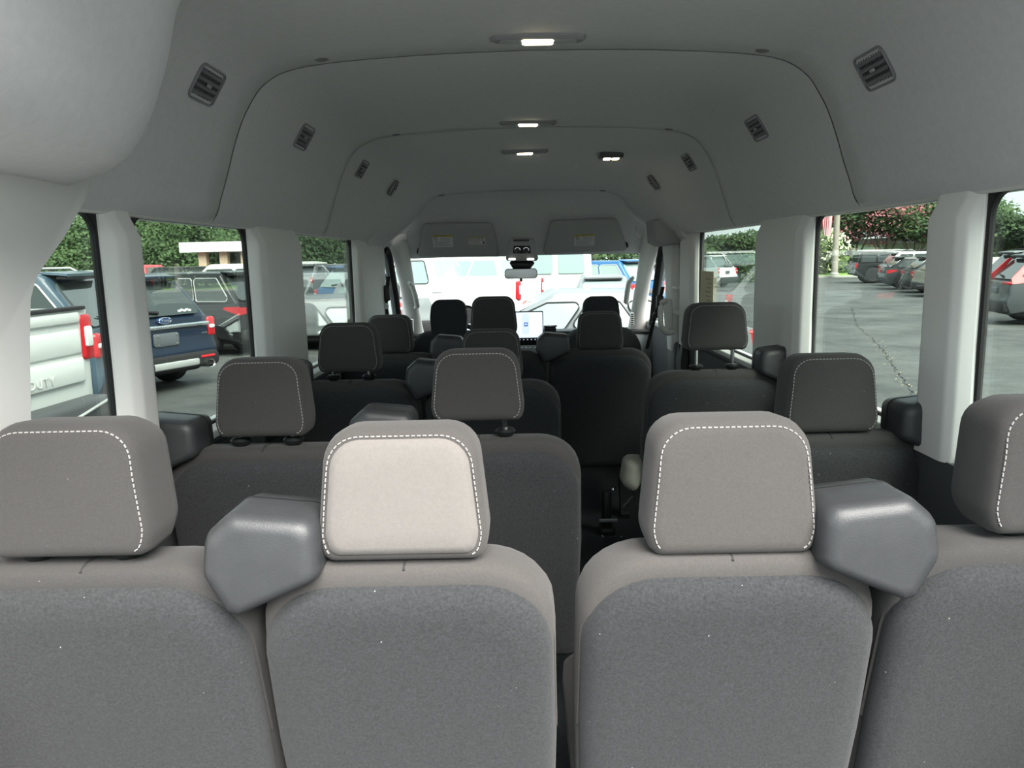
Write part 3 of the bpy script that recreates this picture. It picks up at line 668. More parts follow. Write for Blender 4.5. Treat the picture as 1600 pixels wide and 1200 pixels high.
# ------------------------------------------------------------------ sun visors, console, mirror
m_visor = mat('visor_grey', (.38, .385, .385), .8, bump=.15, bscale=900)
m_paper = mat('label_paper', (.62, .63, .63), .7); m_ink = mat('label_ink', (.12, .12, .13), .8); m_yel = mat('label_yellow', (.45, .36, .06), .7); m_red = mat('label_red', (.35, .06, .05), .7)
def visor(label, quad, labels):
    """quad = pixel corners BL, TL, TR, BR"""
    yb, yt = 4.955, 4.845
    P = [at(*quad[0], yb), at(*quad[1], yt), at(*quad[2], yt), at(*quad[3], yb)]
    c = sum(P, Vector())/4
    r = empty('sun_visor', c, label=label, cat='sun visor', group='sun visors')
    up = ((P[1]+P[2])-(P[0]+P[3])).normalized(); x = (P[3]-P[0]).normalized(); up = (up-x*up.dot(x)).normalized(); nrm = x.cross(up)   # toward camera is -Y
    if nrm.y > 0: nrm = -nrm
    to2 = lambda p: ((p-c).dot(x), (p-c).dot(up))
    T = lambda a, b, d: tuple(x*a+up*b+nrm*d)
    o = rpoly([to2(p) for p in P], [.02, .035, .035, .02], 5)
    g = G(); g.pillow(o, [(.010, -.012), (.002, -.008), (0, 0), (.002, .008), (.010, .012)], T); b = g.build('body', m_visor, r, smooth=60)
    for (u0, v0, u1, v1, kind) in labels:
        A = to2(at(u0, v1, 4.89)); B = to2(at(u1, v0, 4.89)); w_, h_ = B[0]-A[0], B[1]-A[1]
        g = G(); g.poly(rrect(A[0], B[0], A[1], B[1], .002), .0125, .0133, T); lb = g.build('warning_label', m_paper, b)
        def bar(x0, x1, y0, y1, m, nm, d=.0138):
            g = G(); g.poly([(A[0]+w_*x0, A[1]+h_*y0), (A[0]+w_*x1, A[1]+h_*y0), (A[0]+w_*x1, A[1]+h_*y1), (A[0]+w_*x0, A[1]+h_*y1)], .0131, d, T); g.build(nm, m, lb)
        if kind == 'airbag':
            bar(0, 1, .86, 1, m_yel, 'yellow_band')
            g = G(); g.tube([T(A[0]+w_*.16+.011*math.cos(q*PI/8), A[1]+h_*.70+.011*math.sin(q*PI/8), .0138) for q in range(16)], .0016, 4, True); g.build('prohibition_ring', m_ink, lb)
            g = G(); g.tube([T(A[0]+w_*.16-.008, A[1]+h_*.70+.008, .0138), T(A[0]+w_*.16+.008, A[1]+h_*.70-.008, .0138)], .0014, 4); g.build('prohibition_bar', m_ink, lb)
            text('WARNING', h_*.11, frame(T(A[0]+w_*.5, A[1]+h_*.93, .0140), x, up), m_ink, lb, extrude=.0001)
            for j in range(4): bar(.38, .93-.07*(j % 2), .76-j*.075, .785-j*.075, mat('print_grey', (.3, .3, .31), .8), 'text_line')
            for j in range(5): bar(.07, .92-.11*(j % 3), .42-j*.085, .45-j*.085, mat('print_grey', (.3, .3, .31), .8), 'text_line')
        else:
            bar(0, 1, .88, 1, m_yel, 'yellow_band'); bar(0, 1, .52, .60, mat('print_grey', (.3, .3, .31), .8), 'rule'); bar(.03, .62, .30, .36, m_red, 'red_line')
            for j in range(5): bar(.06+.17*j, .17+.17*j, .66, .84, mat('print_grey', (.3, .3, .31), .8), 'pictogram')
            bar(.03, .7, .12, .17, mat('print_grey', (.3, .3, .31), .8), 'text_line'); bar(.82, .95, .1, .4, m_ink, 'pictogram')
    e = T(o[0][0]*0+to2(P[3])[0]-.03 if quad[0][0] < 800 else to2(P[0])[0]+.03, to2(P[0])[1]+.006, .0)
    g = G(); g.tube([Vector(e)-x*.018, Vector(e)+x*.018], .009, 8); g.build('clip', m_black, r)
    e = T(to2(P[0])[0]+.004 if quad[0][0] < 800 else to2(P[3])[0]-.004, to2(P[0])[1]+.022, -.01)
    g = G(); g.tube([Vector(e)+Vector((0, .05, .03)), Vector(e), Vector(e)+x*(.02 if quad[0][0] < 800 else -.02)], .008, 8); g.build('pivot', m_black, r)
visor('grey driver sun visor carrying two printed labels', [(652, 401), (661, 349), (770, 348), (781, 400)], [(676.5, 364.5, 707.5, 388.5, 'airbag'), (732.5, 368.5, 758.5, 383.5, 'card')])
visor('grey passenger sun visor carrying one printed label', [(848, 396), (860, 345), (964, 341), (981, 391)], [(898, 364.5, 929, 388.5, 'airbag')])
con = empty('overhead_console', at(815, 385, 4.9), label='grey overhead console with two round knobs between the sun visors', cat='console')
cc = at(815, 385, 4.9)
def cpoly(px, Y0, rad, layers, m, nm, parent):
    o = rpoly([(at(u, v, Y0).x-cc.x, at(u, v, Y0).z-cc.z) for u, v in px], rad, 5)
    g = G(); g.pillow(o, layers, lambda a, b, d: (a, d+Y0-4.9, b)); return g.build(nm, m, parent, smooth=60)
cpoly([(789, 408), (797, 372), (834, 372), (842, 408)], 4.84, .02, [(.014, -.012), (.004, -.006), (0, .004), (0, .13)], m_visor, 'shell', con)
cpoly([(802, 374), (827, 374), (827, 377), (802, 377)], 4.825, .002, [(.001, -.004), (0, 0), (0, .01)], m_black, 'slot', con)
kp = cpoly([(801, 396), (803, 384), (828, 384), (830, 396)], 4.825, .006, [(.003, -.006), (0, -.002), (0, .01)], m_black, 'knob_panel', con)
for u in (808.5, 822):
    p_ = at(u, 391, 4.825)-cc
    g = G(); g.lathe([(.001, -.022), (.012, -.022), (.015, -.018), (.017, -.004)], lambda a, b, d: (p_.x+a, p_.y+d, p_.z+b), 18); k_ = g.build('knob', m_black, kp)
    g = G(); g.tube([(p_.x+.017*math.cos(q*PI/8), p_.y-.008, p_.z+.017*math.sin(q*PI/8)) for q in range(16)], .0016, 5, True); g.build('ring', m_chrome, k_)
for u in (800, 829):
    p_ = at(u, 405, 4.84)-cc; g = G(); g.rbox(p_.x-.022, p_.x+.022, p_.y-.016, p_.y+.03, p_.z-.006, p_.z+.006, .004); g.build('map_light', mat('white_map_light', (1, 1, 1), .3, emit=((1, .98, .92), 3)), con)
cpoly([(794, 408), (838, 408), (828, 421), (802, 421)], 4.9, .012, [(.006, -.01), (0, .0), (0, .10)], m_black, 'sensor_cover', con)
rm = empty('rear_view_mirror', at(814, 428, 4.86), label='wide rear-view mirror hanging under the overhead console', cat='mirror')
p0, p1 = at(788, 436, 4.86)-at(814, 428, 4.86), at(840, 419, 4.86)-at(814, 428, 4.86)
o = rpoly([(p0.x, p0.z), (p1.x, p0.z), (p1.x-.004, p1.z), (p0.x+.004, p1.z)], .022, 5)
g = G(); g.pillow(o, [(.004, -.006), (0, 0), (.006, .02), (.02, .03)], lambda a, b, d: (a, d, b)); g.build('shell', m_black, rm, smooth=50)
g = G(); g.poly(shrink(o, .004), -.0075, -.004, lambda a, b, d: (a, d, b)); g.build('mirror_glass', mat('mirror_silver', (.16, .17, .165), .08, 1), rm)
g = G(); g.tube([(0, .02, .01), (0, .10, .06)], .012, 8); g.build('stalk', m_black, rm)
g = G(); g.rbox(-.008, .008, -.004, .012, p0.z-.018, p0.z+.004, .003); g.build('toggle', m_black, rm)
# ------------------------------------------------------------------ small things
A = atX(1095, 423, .885); B = atX(1114, 485, .885)
st = empty('window_sticker', (.886, B.y, A.z), label='buff paper price sheet stuck inside the sliding door window', cat='paper')
yy0, yy1 = sorted((A.y-B.y, 0.0)); hz = A.z-B.z+.12
g = G(); g.box(-.0012, 0, yy0, yy1, -hz, 0); sh = g.build('sheet', mat('buff_paper', (.62, .56, .38), .8), st)
for j in range(11):
    g = G(); g.box(-.0018, -.0011, yy0+.05, yy1-.05-.11*random.random(), -.04-j*.021, -.035-j*.021); g.build('print_line', mat('faint_print', (.36, .32, .22), .8), sh)
# ivory side shield and latch of the aisle-side seats
q = at(990, 738, 2.70)
g = G(); g.pillow(rpoly([(-.045, -.04), (.0, -.085), (.05, .0), (.04, .05), (-.03, .055)], .03, 5), [(.03, -.03), (.008, -.02), (0, 0), (0, .06)], lambda a, b, d: (q.x+a, q.y+d, q.z+b))
g.build('recliner_shield', mat('ivory_plastic', (.33, .32, .27), .5), label='ivory recliner shield low beside the aisle under the raised-headrest seat', cat='seat shield', smooth=60)
q = at(948, 800, 3.42)
r = empty('floor_latch', (q.x, 3.42, FLOOR), label='black seat anchor bracket standing on the aisle floor', cat='bracket')
g = G(); g.rbox(-.035, .035, -.05, .05, 0, .03, .006, ax='z'); g.build('base', m_black, r)
g = G(); g.rbox(-.022, .022, -.02, .03, .02, .2, .008, ax='z'); g.build('upright', m_black, r)
g = G(); g.rbox(-.04, .045, -.045, -.03, .06, .075, .004, ax='z'); g.build('crossbar', m_ventf, r)
g = G(); g.lathe([(.001, .012), (.012, .01), (.016, 0)], lambda a, b, d: (.03+a, .0+b, .205+d), 12); g.build('bolt', m_chrome, r)
g = G(); pp = [at(*e, 3.3) for e in ((974, 792), (982, 783), (992, 773))]; g.tube(pp, .006, 8); g.build('release_strap', mat('grey_strap', (.16, .165, .17), .6), label='grey release strap lying by the aisle beside the seat anchor', cat='strap')
# ================================================================== outside: car park
# asphalt
def asphalt():
    m = bpy.data.materials.new('wet_asphalt'); m.use_nodes = True; n = m.node_tree; b = n.nodes['Principled BSDF']
    t = n.nodes.new('ShaderNodeTexCoord')
    def noise(sc, de=6, ro=.6):
        x = n.nodes.new('ShaderNodeTexNoise'); x.inputs['Scale'].default_value = sc; x.inputs['Detail'].default_value = de; x.inputs['Roughness'].default_value = ro
        n.links.new(t.outputs['Object'], x.inputs['Vector']); return x
    def ramp(src, stops):
        r = n.nodes.new('ShaderNodeValToRGB'); e = r.color_ramp.elements
        for k, (p, c) in enumerate(stops):
            q = e[k] if k < 2 else e.new(p); q.position = p; q.color = (*c, 1)
        n.links.new(src, r.inputs[0]); return r
    big = noise(.55, 8, .7); fine = noise(30, 8, .8); wet = noise(.8, 4)
    c1 = ramp(big.outputs['Fac'], [(.36, (.045, .049, .047)), (.66, (.115, .119, .113))])
    c2 = ramp(fine.outputs['Fac'], [(.3, (.55, .55, .55)), (.75, (1.35, 1.35, 1.35))])
    mx = n.nodes.new('ShaderNodeMix'); mx.data_type = 'RGBA'; mx.blend_type = 'MULTIPLY'; mx.inputs['Factor'].default_value = 1
    n.links.new(c1.outputs[0], mx.inputs['A']); n.links.new(c2.outputs[0], mx.inputs['B']); n.links.new(mx.outputs['Result'], b.inputs['Base Color'])
    rr = ramp(wet.outputs['Fac'], [(.42, (.85, .85, .85)), (.66, (.42, .42, .42))])
    n.links.new(rr.outputs[0], b.inputs['Roughness'])
    return m
g = G(); N = 24
vs = [(-150+300*i/N, -60+260*j/N, GROUND) for j in range(N+1) for i in range(N+1)]
g.add(vs, [(j*(N+1)+i, j*(N+1)+i+1, (j+1)*(N+1)+i+1, (j+1)*(N+1)+i) for j in range(N) for i in range(N)])
road = g.build('ground', asphalt(), kind='structure', label='damp grey asphalt of the car park', smooth=0)
m_tar = mat('tar_crack', (.02, .02, .02), .9); m_leafl = mat('fallen_leaves', (.45, .36, .2), .9)
# a long crack with blown leaves along it, right of the van
cp = [atZ(u, v, GROUND) for u, v in ((1452, 668), (1440, 645), (1425, 615), (1408, 590), (1395, 570), (1385, 555), (1362, 528), (1340, 510), (1330, 480))]
g = G()
for i in range(len(cp)-1):
    a, b = cp[i], cp[i+1]; n_ = max(2, int((b-a).length/.12))
    for k in range(n_):
        p = a.lerp(b, k/n_); q = a.lerp(b, (k+1)/n_); d = (q-p).normalized(); s = Vector((-d.y, d.x, 0))*random.uniform(.004, .014); j = Vector((random.uniform(-.03, .03), random.uniform(-.03, .03), .003))
        g.add([p-s+j, q-s+j, q+s+j, p+s+j], [(0, 1, 2, 3)])
g.build('crack', m_tar, road, smooth=0)
g = G()
for k in range(170):
    i = random.randrange(len(cp)-1); p = cp[i].lerp(cp[i+1], random.random())+Vector((random.gauss(0, .07), random.gauss(0, .07), .008)); s = random.uniform(.006, .02); a = random.uniform(0, 6.3)
    g.add([p+Vector((math.cos(a+q)*s*(1 if k_ % 2 else .5), math.sin(a+q)*s*(1 if k_ % 2 else .5), random.uniform(0, .012))) for k_, q in enumerate((0, 1.57, 3.14, 4.71))], [(0, 1, 2, 3)])
g.build('fallen_leaves', m_leafl, kind='stuff', label='dry leaves blown along a crack in the asphalt', cat='leaves', smooth=0)

# ------------------------------------------------------------------ vehicles
m_tyre = mat('tyre_rubber', (.012, .012, .013), .85); m_rim = mat('alloy_rim', (.55, .56, .57), .3, .9); m_dkglass = mat('dark_car_glass', (.03, .038, .036), .05, spec=.9)
m_ltglass = mat('pale_car_glass', (.22, .30, .28), .06, spec=.9)
m_red = mat('red_tail_lens', (.55, .012, .02), .2, coat=.6); m_redb = mat('bright_red_lens', (.42, .012, .018), .2, emit=((1, .03, .04), .04)); m_wlens = mat('white_lens', (.7, .7, .68), .2)
m_gunk = mat('underbody_black', (.01, .01, .011), .8); m_silver = mat('silver_plastic', (.45, .46, .45), .4, .4); m_plate = mat('grey_plate_recess', (.09, .10, .11), .5)
def paint(name, c, rough=.35): return mat('paint_'+name, c, rough, coat=.35, spec=.35)
WHITE = paint('white', (.58, .59, .57)); NAVY = paint('navy', (.006, .014, .032)); BLACK = paint('black', (.010, .011, .012)); SLATE = paint('slate_blue', (.035, .06, .085))
GREY = paint('grey', (.06, .068, .072)); SILV = paint('silver', (.17, .185, .19)); BLUE = paint('blue', (.02, .10, .24)); REDP = paint('red', (.45, .03, .04)); GOLD = paint('champagne', (.34, .31, .25)); DK = paint('charcoal', (.03, .034, .037))
SPEC = {   # length, width, roof, belt, clearance, wheel radius, rear/front axle, rear roof x, front roof x, screen base x, nose height
 'suv': dict(L=4.9, W=1.98, H=1.75, B=1.10, C=.30, R=.37, xr=1.0, xf=3.85, rr=.62, rb=.10, fr=3.0, fb=3.75, N=.98),
 'cross': dict(L=4.55, W=1.86, H=1.66, B=1.06, C=.27, R=.35, xr=.92, xf=3.55, rr=.75, rb=.12, fr=2.75, fb=3.5, N=.92),
 'boxy': dict(L=4.7, W=1.92, H=1.84, B=1.15, C=.34, R=.40, xr=.95, xf=3.75, rr=.30, rb=.10, fr=3.1, fb=3.6, N=1.08),
 'sedan': dict(L=4.75, W=1.84, H=1.45, B=.95, C=.20, R=.33, xr=1.05, xf=3.8, rr=1.45, rb=.55, fr=2.55, fb=3.65, N=.78),
 'van': dict(L=5.6, W=2.05, H=2.5, B=1.25, C=.30, R=.36, xr=1.1, xf=4.6, rr=.10, rb=.04, fr=4.0, fb=5.0, N=1.2),
 'pickup': dict(L=5.95, W=2.05, H=1.95, B=1.28, C=.45, R=.42, xr=1.25, xf=4.85, rr=2.15, rb=1.95, fr=3.75, fb=4.55, N=1.2),
}
def vehicle(name, label, kind, body, loc, hd, group=None, glassm=None, roofm=None, lamp='tall', rails=False, detail=2, plate=True, scale=1, **kw):
    S = dict(SPEC[kind]); S.update(kw); L, W, H, B, C_, R = S['L'], S['W'], S['H'], S['B'], S['C'], S['R']
    root = empty(name, (loc[0], loc[1], GROUND), math.radians(hd), label=label, cat='van' if kind == 'van' else ('pickup truck' if kind == 'pickup' else 'car'), group=group)
    root.scale = (scale,)*3
    gm = glassm or m_dkglass; hw = W/2
    def arch(x, n=10):
        r = R*1.18; return [(x+r*math.cos(PI*k/n), R*.95+r*math.sin(PI*k/n)) for k in range(n, -1, -1)]
    bed = kind == 'pickup'; top = 1.42 if bed else B
    if bed: top = S.get('bedtop', 1.42)
    tail = [(S['rb']*.6, B), (.03, B-.22), (.04, .72), (0, .62), (0, .48)] if not bed else [(.03, top), (.05, .78), (.05, .7)]
    if kind == 'sedan': tail = [(.35, B+.02), (.06, B-.01), (.03, B-.2), (.0, .5)]
    o = [(.10, C_)]+arch(S['xr'])+arch(S['xf'])+[(L-.12, C_), (L-.02, .5), (L, .62), (L-.06, S['N']-.08), (L-.2, S['N']), (S['fb']+.1, B)]
    if bed: o += [(S['rb']+.1, B+.02), (S['rb']+.02, top)]
    o += tail
    g = G(); g.pillow(o, [(.07, -hw), (.025, -hw+.02), (.004, -hw+.07), (0, -hw+.16), (0, hw-.16), (.004, hw-.07), (.025, hw-.02), (.07, hw)], lambda a, b, d: (a, d, b))
    bd = g.build('body', body, root, smooth=40)
    g = G(); g.rbox(.25, L-.3, -hw+.12, hw-.12, C_-.06, C_+.42, .05, ax='x'); g.build('underbody', m_gunk, root)
    # cabin
    yb, yt = hw-.075, hw-(.22 if kind != 'van' else .14)
    ys = lambda z: yb+(yt-yb)*max(0, min(1, (z-B)/(H-B)))
    co = rpoly([(S['rb'], B-.06), (S['fb'], B-.06), (S['fr'], H), (S['rr'], H-.02)], [0, 0, .28 if kind != 'van' else .12, .14], 5)
    g = G(); rings = []
    for i, f in ((.05, 1.0), (.015, .985), (0, .93), (0, -.93), (.015, -.985), (.05, -1.0)):
        q = shrink(co, i) if i else co; rings.append([(a, f*ys(b), b) for a, b in q])
    g.loft(rings); cab = g.build('cabin', body, root, smooth=40)
    if roofm:
        g = G(); q = rpoly([(S['rr']+.02, -yt+.06), (S['fr']-.05, -yt+.06), (S['fr']-.05, yt-.06), (S['rr']+.02, yt-.06)], .12, 4); g.pillow(q, [(0, H-.06), (0, H), (.06, H+.02)], lambda a, b, d: (a, b, d)); g.build('roof_panel', roofm, cab, smooth=50)
    # side glass
    z0, z1 = B+.035, H-.13
    xr_ = lambda z: S['rb']+(S['rr']-S['rb'])*(z-B)/(H-B); xf_ = lambda z: S['fb']+(S['fr']-S['fb'])*(z-B)/(H-B)
    a0, a1, b0_, b1_ = xr_(z0)+.16, xr_(z1)+.16, xf_(z0)-.12, xf_(z1)-.16
    nw = {'suv': 3, 'cross': 3, 'boxy': 3, 'sedan': 3, 'van': 1, 'pickup': 2}[kind]
    if kind == 'van': a0 = a1 = 3.5
    cuts = {1: [0, 1], 2: [0, .47, 1], 3: [0, .27, .62, 1]}[nw]
    for s in (-1, 1):
        for k in range(nw):
            f0, f1 = cuts[k], cuts[k+1]; e0 = .03 if k else 0; e1 = .03 if k < nw-1 else 0
            q = [(a0+(b0_-a0)*f0+e0, z0), (a0+(b0_-a0)*f1-e1, z0), (a1+(b1_-a1)*f1-e1, z1), (a1+(b1_-a1)*f0+e0, z1)]
            q = rpoly(q, .06, 4)
            g = G(); g.loft([[(x, s*(ys(z)-.03), z) for x, z in q], [(x, s*(ys(z)+.012-.012*0), z) for x, z in q]]); w_ = g.build('side_window', gm, cab, smooth=30)
            if detail > 1:
                g = G(); g.tube([(x, s*(ys(z)+.012), z) for x, z in q], .012, 5, True); g.build('window_trim', m_gunk if kind != 'suv' else m_silver, w_, smooth=60)
    # rear glass and screen
    for nm, fx, sgn in (('rear_window', xr_, -1), ('windscreen', xf_, 1)):
        if kind == 'van' and sgn < 0:
            for s in (-1, 1):
                q = rpoly([(s*.08, 1.45), (s*.78, 1.45), (s*.72, 2.1), (s*.08, 2.1)], .05, 4); g = G(); g.loft([[(fx(z)+.03, y, z) for y, z in q], [(fx(z)-.035, y, z) for y, z in q]]); g.build(nm, gm, cab)
            continue
        zz0, zz1 = B+.05, H-.12; q = rpoly([(-ys(zz0)+.10, zz0), (ys(zz0)-.10, zz0), (ys(zz1)-.12, zz1), (-ys(zz1)+.12, zz1)], .07, 4)
        g = G(); g.loft([[(fx(z)-sgn*.03, y, z) for y, z in q], [(fx(z)+sgn*.008, y, z) for y, z in q]]); rw = g.build(nm, gm, cab, smooth=30)
        if sgn < 0 and detail > 1 and kind in ('suv', 'cross', 'boxy'):
            zz = zz0+.05; g = G(); g.tube([(fx(zz)-.03, .0, zz), (fx(zz+.03)-.035, .25, zz+.03), (fx(zz+.05)-.03, .45, zz+.05)], [.03, .018, .008], 6); g.build('wiper', m_gunk, rw, smooth=60)
    if kind in ('suv', 'cross'):
        g = G(); q = rpoly([(-yt+.06, 0), (yt-.06, 0), (yt-.12, .1), (-yt+.12, .1)], .03, 3)
        g.loft([[(S['rr']+.05+t*-.28, y, H-.02-t*.03+z*.35) for y, z in q] for t in (0, 1)]); g.build('spoiler', body, cab, smooth=40)
        g = G(); g.rbox(S['rr']-.22, S['rr']-.10, -yt+.1, yt-.1, H-.09, H-.04, .02, ax='x'); g.build('spoiler_lip', m_gunk, cab)
    if rails:
        for s in (-1, 1):
            g = G(); g.tube([(S['rr']+.1, s*(yt-.07), H-.02), (S['rr']+.22, s*(yt-.07), H+.05), (S['fr']-.35, s*(yt-.07), H+.06), (S['fr']-.2, s*(yt-.07), H)], .018, 6); g.build('roof_rail', m_silver if rails == 1 else m_gunk, cab, smooth=60)
        if rails == 2:
            for x in (S['rr']+.55, S['rr']+1.35):
                g = G(); g.tube([(x, -yt+.07, H+.06), (x, 0, H+.09), (x, yt-.07, H+.06)], .022, 6); g.build('cross_bar', m_gunk, cab, smooth=60)
    # tail lamps
    for s in (-1, 1):
        if lamp == 'tall':
            zt_ = top-.06 if bed else B-.02; lo = zt_-(.42 if bed else .30)
            g = G(); g.rbox(-.005+(.03 if not bed else .02), .16, *sorted((s*(hw-.005), s*(hw-.17))), lo, zt_, .025, ax='x'); t_ = g.build('tail_lamp', m_redb, bd, smooth=50)
            g = G(); g.rbox(.008 if not bed else .0, .10, *sorted((s*(hw-.03), s*(hw-.14))), lo+.12, lo+(.31 if bed else .18), .015, ax='x'); g.build('reversing_lens', m_wlens, t_)
        elif lamp == 'wide':
            g = G(); g.loft([[(x, s*y, z) for y, z in ((hw-.42, B-.20), (hw-.02+.0*x, B-.24), (hw-.0, B-.08), (hw-.42, B-.10))] for x in (.005, .16)]); g.loft([[(x, s*(hw+.002), z) for x, z in ((.03, B-.24), (.42, B-.12), (.36, B-.07), (.03, B-.07))], [(x, s*(hw-.05), z) for x, z in ((.03, B-.24), (.42, B-.12), (.36, B-.07), (.03, B-.07))]]); g.build('tail_lamp', m_redb, bd, smooth=30)
        elif lamp == 'wing':
            g = G(); f = lambda z: ys(max(z, B))+.012
            q = [(S['rr']-.24, H-.10), (S['rr']-.15, H-.10), (S['rb']+.20, B+.11), (S['rb']+.72, B+.02), (S['rb']+.40, B-.03), (S['rb']-.02, B-.06), (S['rb']-.02, B+.07)]
            g.loft([[(x, s*(f(z) if z > B else hw+.006), z) for x, z in q], [(x, s*(f(z)-.07), z) for x, z in q]])
            g.rbox(.02, .2, *sorted((s*(hw-.5), s*(hw-.02))), B-.08, B-.01, .02, ax='x'); g.build('tail_lamp', m_redb, bd, smooth=30)
    # bumper, plate
    g = G(); g.rbox(-.06 if not bed else -.16, .3, -hw+.04, hw-.04, C_+.02 if not bed else .5, .56 if not bed else .72, .05, ax='x')
    bp = g.build('rear_bumper', (m_gunk if kind != 'pickup' else mat('dark_bumper_steel', (.05, .052, .055), .5)), root, smooth=50)
    if detail > 1 and plate:
        g = G(); g.rbox(-.015, .06, -.16, .16, .76, .90, .01, ax='x'); g.build('number_plate', m_plate if plate == True else mat('pale_plate', (.6, .62, .68), .5), bd)
    # front lamps
    for s in (-1, 1):
        g = G(); g.rbox(L-.35, L-.03, *sorted((s*(hw-.03), s*(hw-.4))), S['N']-.28, S['N']-.12, .03, ax='x'); g.build('head_lamp', m_wlens, bd)
    # mirrors
    if detail > 1:
        for s in (-1, 1):
            x = S['fb']-.35; g = G(); g.rbox(x, x+.12, *sorted((s*(hw-.1), s*(hw+.16))), B+.02, B+.18, .03, ax='x'); g.build('door_mirror', m_gunk, root, smooth=50)
            for hx in (S['xr']+.55, S['xr']+1.5):
                g = G(); g.rbox(hx, hx+.22, *sorted((s*(hw-.02), s*(hw+.025))), B-.16, B-.13, .01, ax='x'); g.build('door_handle', body, root)
    # wheels
    for wx in (S['xr'], S['xf']):
        for s in (-1, 1):
            y0 = s*(hw-.02); yi = s*(hw-.26)
            f = lambda a, b, d: (wx+a, d, R+b)
            g = G(); g.lathe([(R*.62, y0), (R*.9, y0), (R*.985, y0-s*.03), (R, y0-s*.07), (R, yi+s*.07), (R*.98, yi+s*.03), (R*.85, yi)], f, 22); wl = g.build('wheel', m_tyre, root, smooth=40)
            g = G(); g.lathe([(.03, y0-s*.05), (R*.2, y0-s*.045), (R*.22, y0-s*.07), (R*.5, y0-s*.1), (R*.6, y0-s*.03), (R*.66, y0+s*.004), (R*.66, y0-s*.05)], f, 22)
            if detail > 1:
                for k in range(6):
                    q = k*PI/3; c_, s_ = math.cos(q), math.sin(q); wd = R*.08
                    g.loft([[f(c_*r-s_*wd*e, s_*r+c_*wd*e, y0-s*dd) for e, dd in ((-1, .06), (1, .06), (1, .02), (-1, .02))] for r in (R*.12, R*.63)])
            g.build('rim', m_rim if detail > 1 else m_silver, wl, smooth=40)
    return root, bd, S
def at_corner(u, Y, hd, W, side_=1):
    """ground position of the rear centre so that one rear corner stands at column u, depth Y"""
    a = math.radians(hd); left = Vector((-math.sin(a), math.cos(a))); p = at(u, 450, Y); c = Vector((p.x, Y))-left*(W/2)*side_
    return (c.x, c.y)
HD = 160
# --- left row, tails toward the van
PK, pkb, pkS = vehicle('pickup_truck', 'white pickup tailgate filling the left rear side window', 'pickup', WHITE, at_corner(141, 7.2, 177, 2.05, -1), 177, lamp='tall', bedtop=1.53, B=1.35, H=2.05, plate=False, C=.5)
hw = 1.025
for z0, z1, d in ((1.40, 1.50, .012), (1.12, 1.34, .0), (.86, 1.08, .010)):
    g = G(); g.rbox(.022-d, .08, -hw+.19, hw-.19, z0, z1, .012, ax='x'); g.build('tailgate_panel', WHITE, pkb, smooth=50)
g = G(); g.rbox(.0, .10, -hw+.10, hw-.10, 1.515, 1.55, .01, ax='x'); g.build('tailgate_cap', m_gunk, pkb)
text('SUPER DUTY', .11, frame((.002, 0, .93), (0, -1, 0), (0, 0, 1)), WHITE, pkb, extrude=.003, space=1.25)
g = G(); g.tube([(-.17, -hw+.05, .70), (-.17, -hw+.30, .66), (-.175, -hw+.55, .62), (-.175, -.32, .60), (-.175, -.26, .40)], .014, 6); g.build('bumper_edge', m_silver, PK, smooth=60)
g = G(); g.tube([(-.10, -.55, .42), (.3, -.55, .42)], .06, 12); g.build('tailpipe', mat('rusty_steel', (.28, .23, .16), .5, .5), PK, smooth=60)
vehicle('suv_car', 'slate blue SUV behind the white pickup in the left rear side window', 'suv', SLATE, at_corner(146, 9.0, 190, 1.98, 1), 190, rails=1, H=1.84, B=1.14)
EX, exb, exS = vehicle('suv_car', 'navy blue SUV with chrome tailgate strip behind the left middle window', 'suv', NAVY, at_corner(334, 12.3, HD-4, 1.98, -1), HD-4, rails=0, plate=False)
g = G(); g.rbox(.0, .06, -.84, .84, .96, 1.02, .012, ax='x'); cs = g.build('chrome_strip', m_chrome, exb, smooth=50)
text('EXPLORER', .05, frame((-.003, 0, .99), (0, -1, 0), (0, 0, 1)), mat('strip_letter', (.25, .26, .27), .4), cs, extrude=.002, space=2.2)
g = G(); g.lathe([(.001, -.012), (.08, -.012), (.09, -.004), (.09, .05)], lambda a, b, d: (d+.02, a*1.25, 1.085+b*.55), 24); em = g.build('oval_badge', mat('badge_blue', (.03, .06, .16), .25, coat=1), exb, smooth=40)
g = G(); g.tube([(.008, .112*math.cos(k*PI/16), 1.085+.049*math.sin(k*PI/16)) for k in range(32)], .006, 5, True); g.build('badge_rim', m_chrome, em, smooth=60)
text('Ford', .075, frame((.004, 0, 1.085), (0, -1, 0), (0, 0, 1)), m_chrome, em, extrude=.003, shear=.3)
text('4WD', .05, frame((.0, -.72, .84), (0, -1, 0), (0, 0, 1)), m_chrome, exb, extrude=.002, shear=.2)
g = G(); g.rbox(.0, .05, -.23, .23, .70, .90, .02, ax='x'); pr = g.build('plate_recess', m_plate, exb)
for y, z in ((-.17, .87), (.17, .87), (-.17, .73), (.17, .73)):
    g = G(); g.lathe([(.001, -.01), (.012, -.008), (.012, .01)], lambda a, b, d: (d-.002, y+a, z+b), 8); g.build('screw', m_chrome, pr)
g = G(); g.rbox(-.075, .1, -.52, .52, .36, .47, .02, ax='x'); g.build('skid_plate', m_silver, EX, smooth=50)
for s in (-1, 1):
    g = G(); g.rbox(-.07, .05, *sorted((s*.56, s*.84)), .46, .50, .01, ax='x'); g.build('reflector', m_red, EX)
    g = G(); g.lathe([(.05, .06), (.055, -.08), (.065, -.09), (.065, .1)], lambda a, b, d: (d, s*.72+a*1.3, .36+b), 16); g.build('exhaust_tip', m_chrome, EX, smooth=40)
g = G()
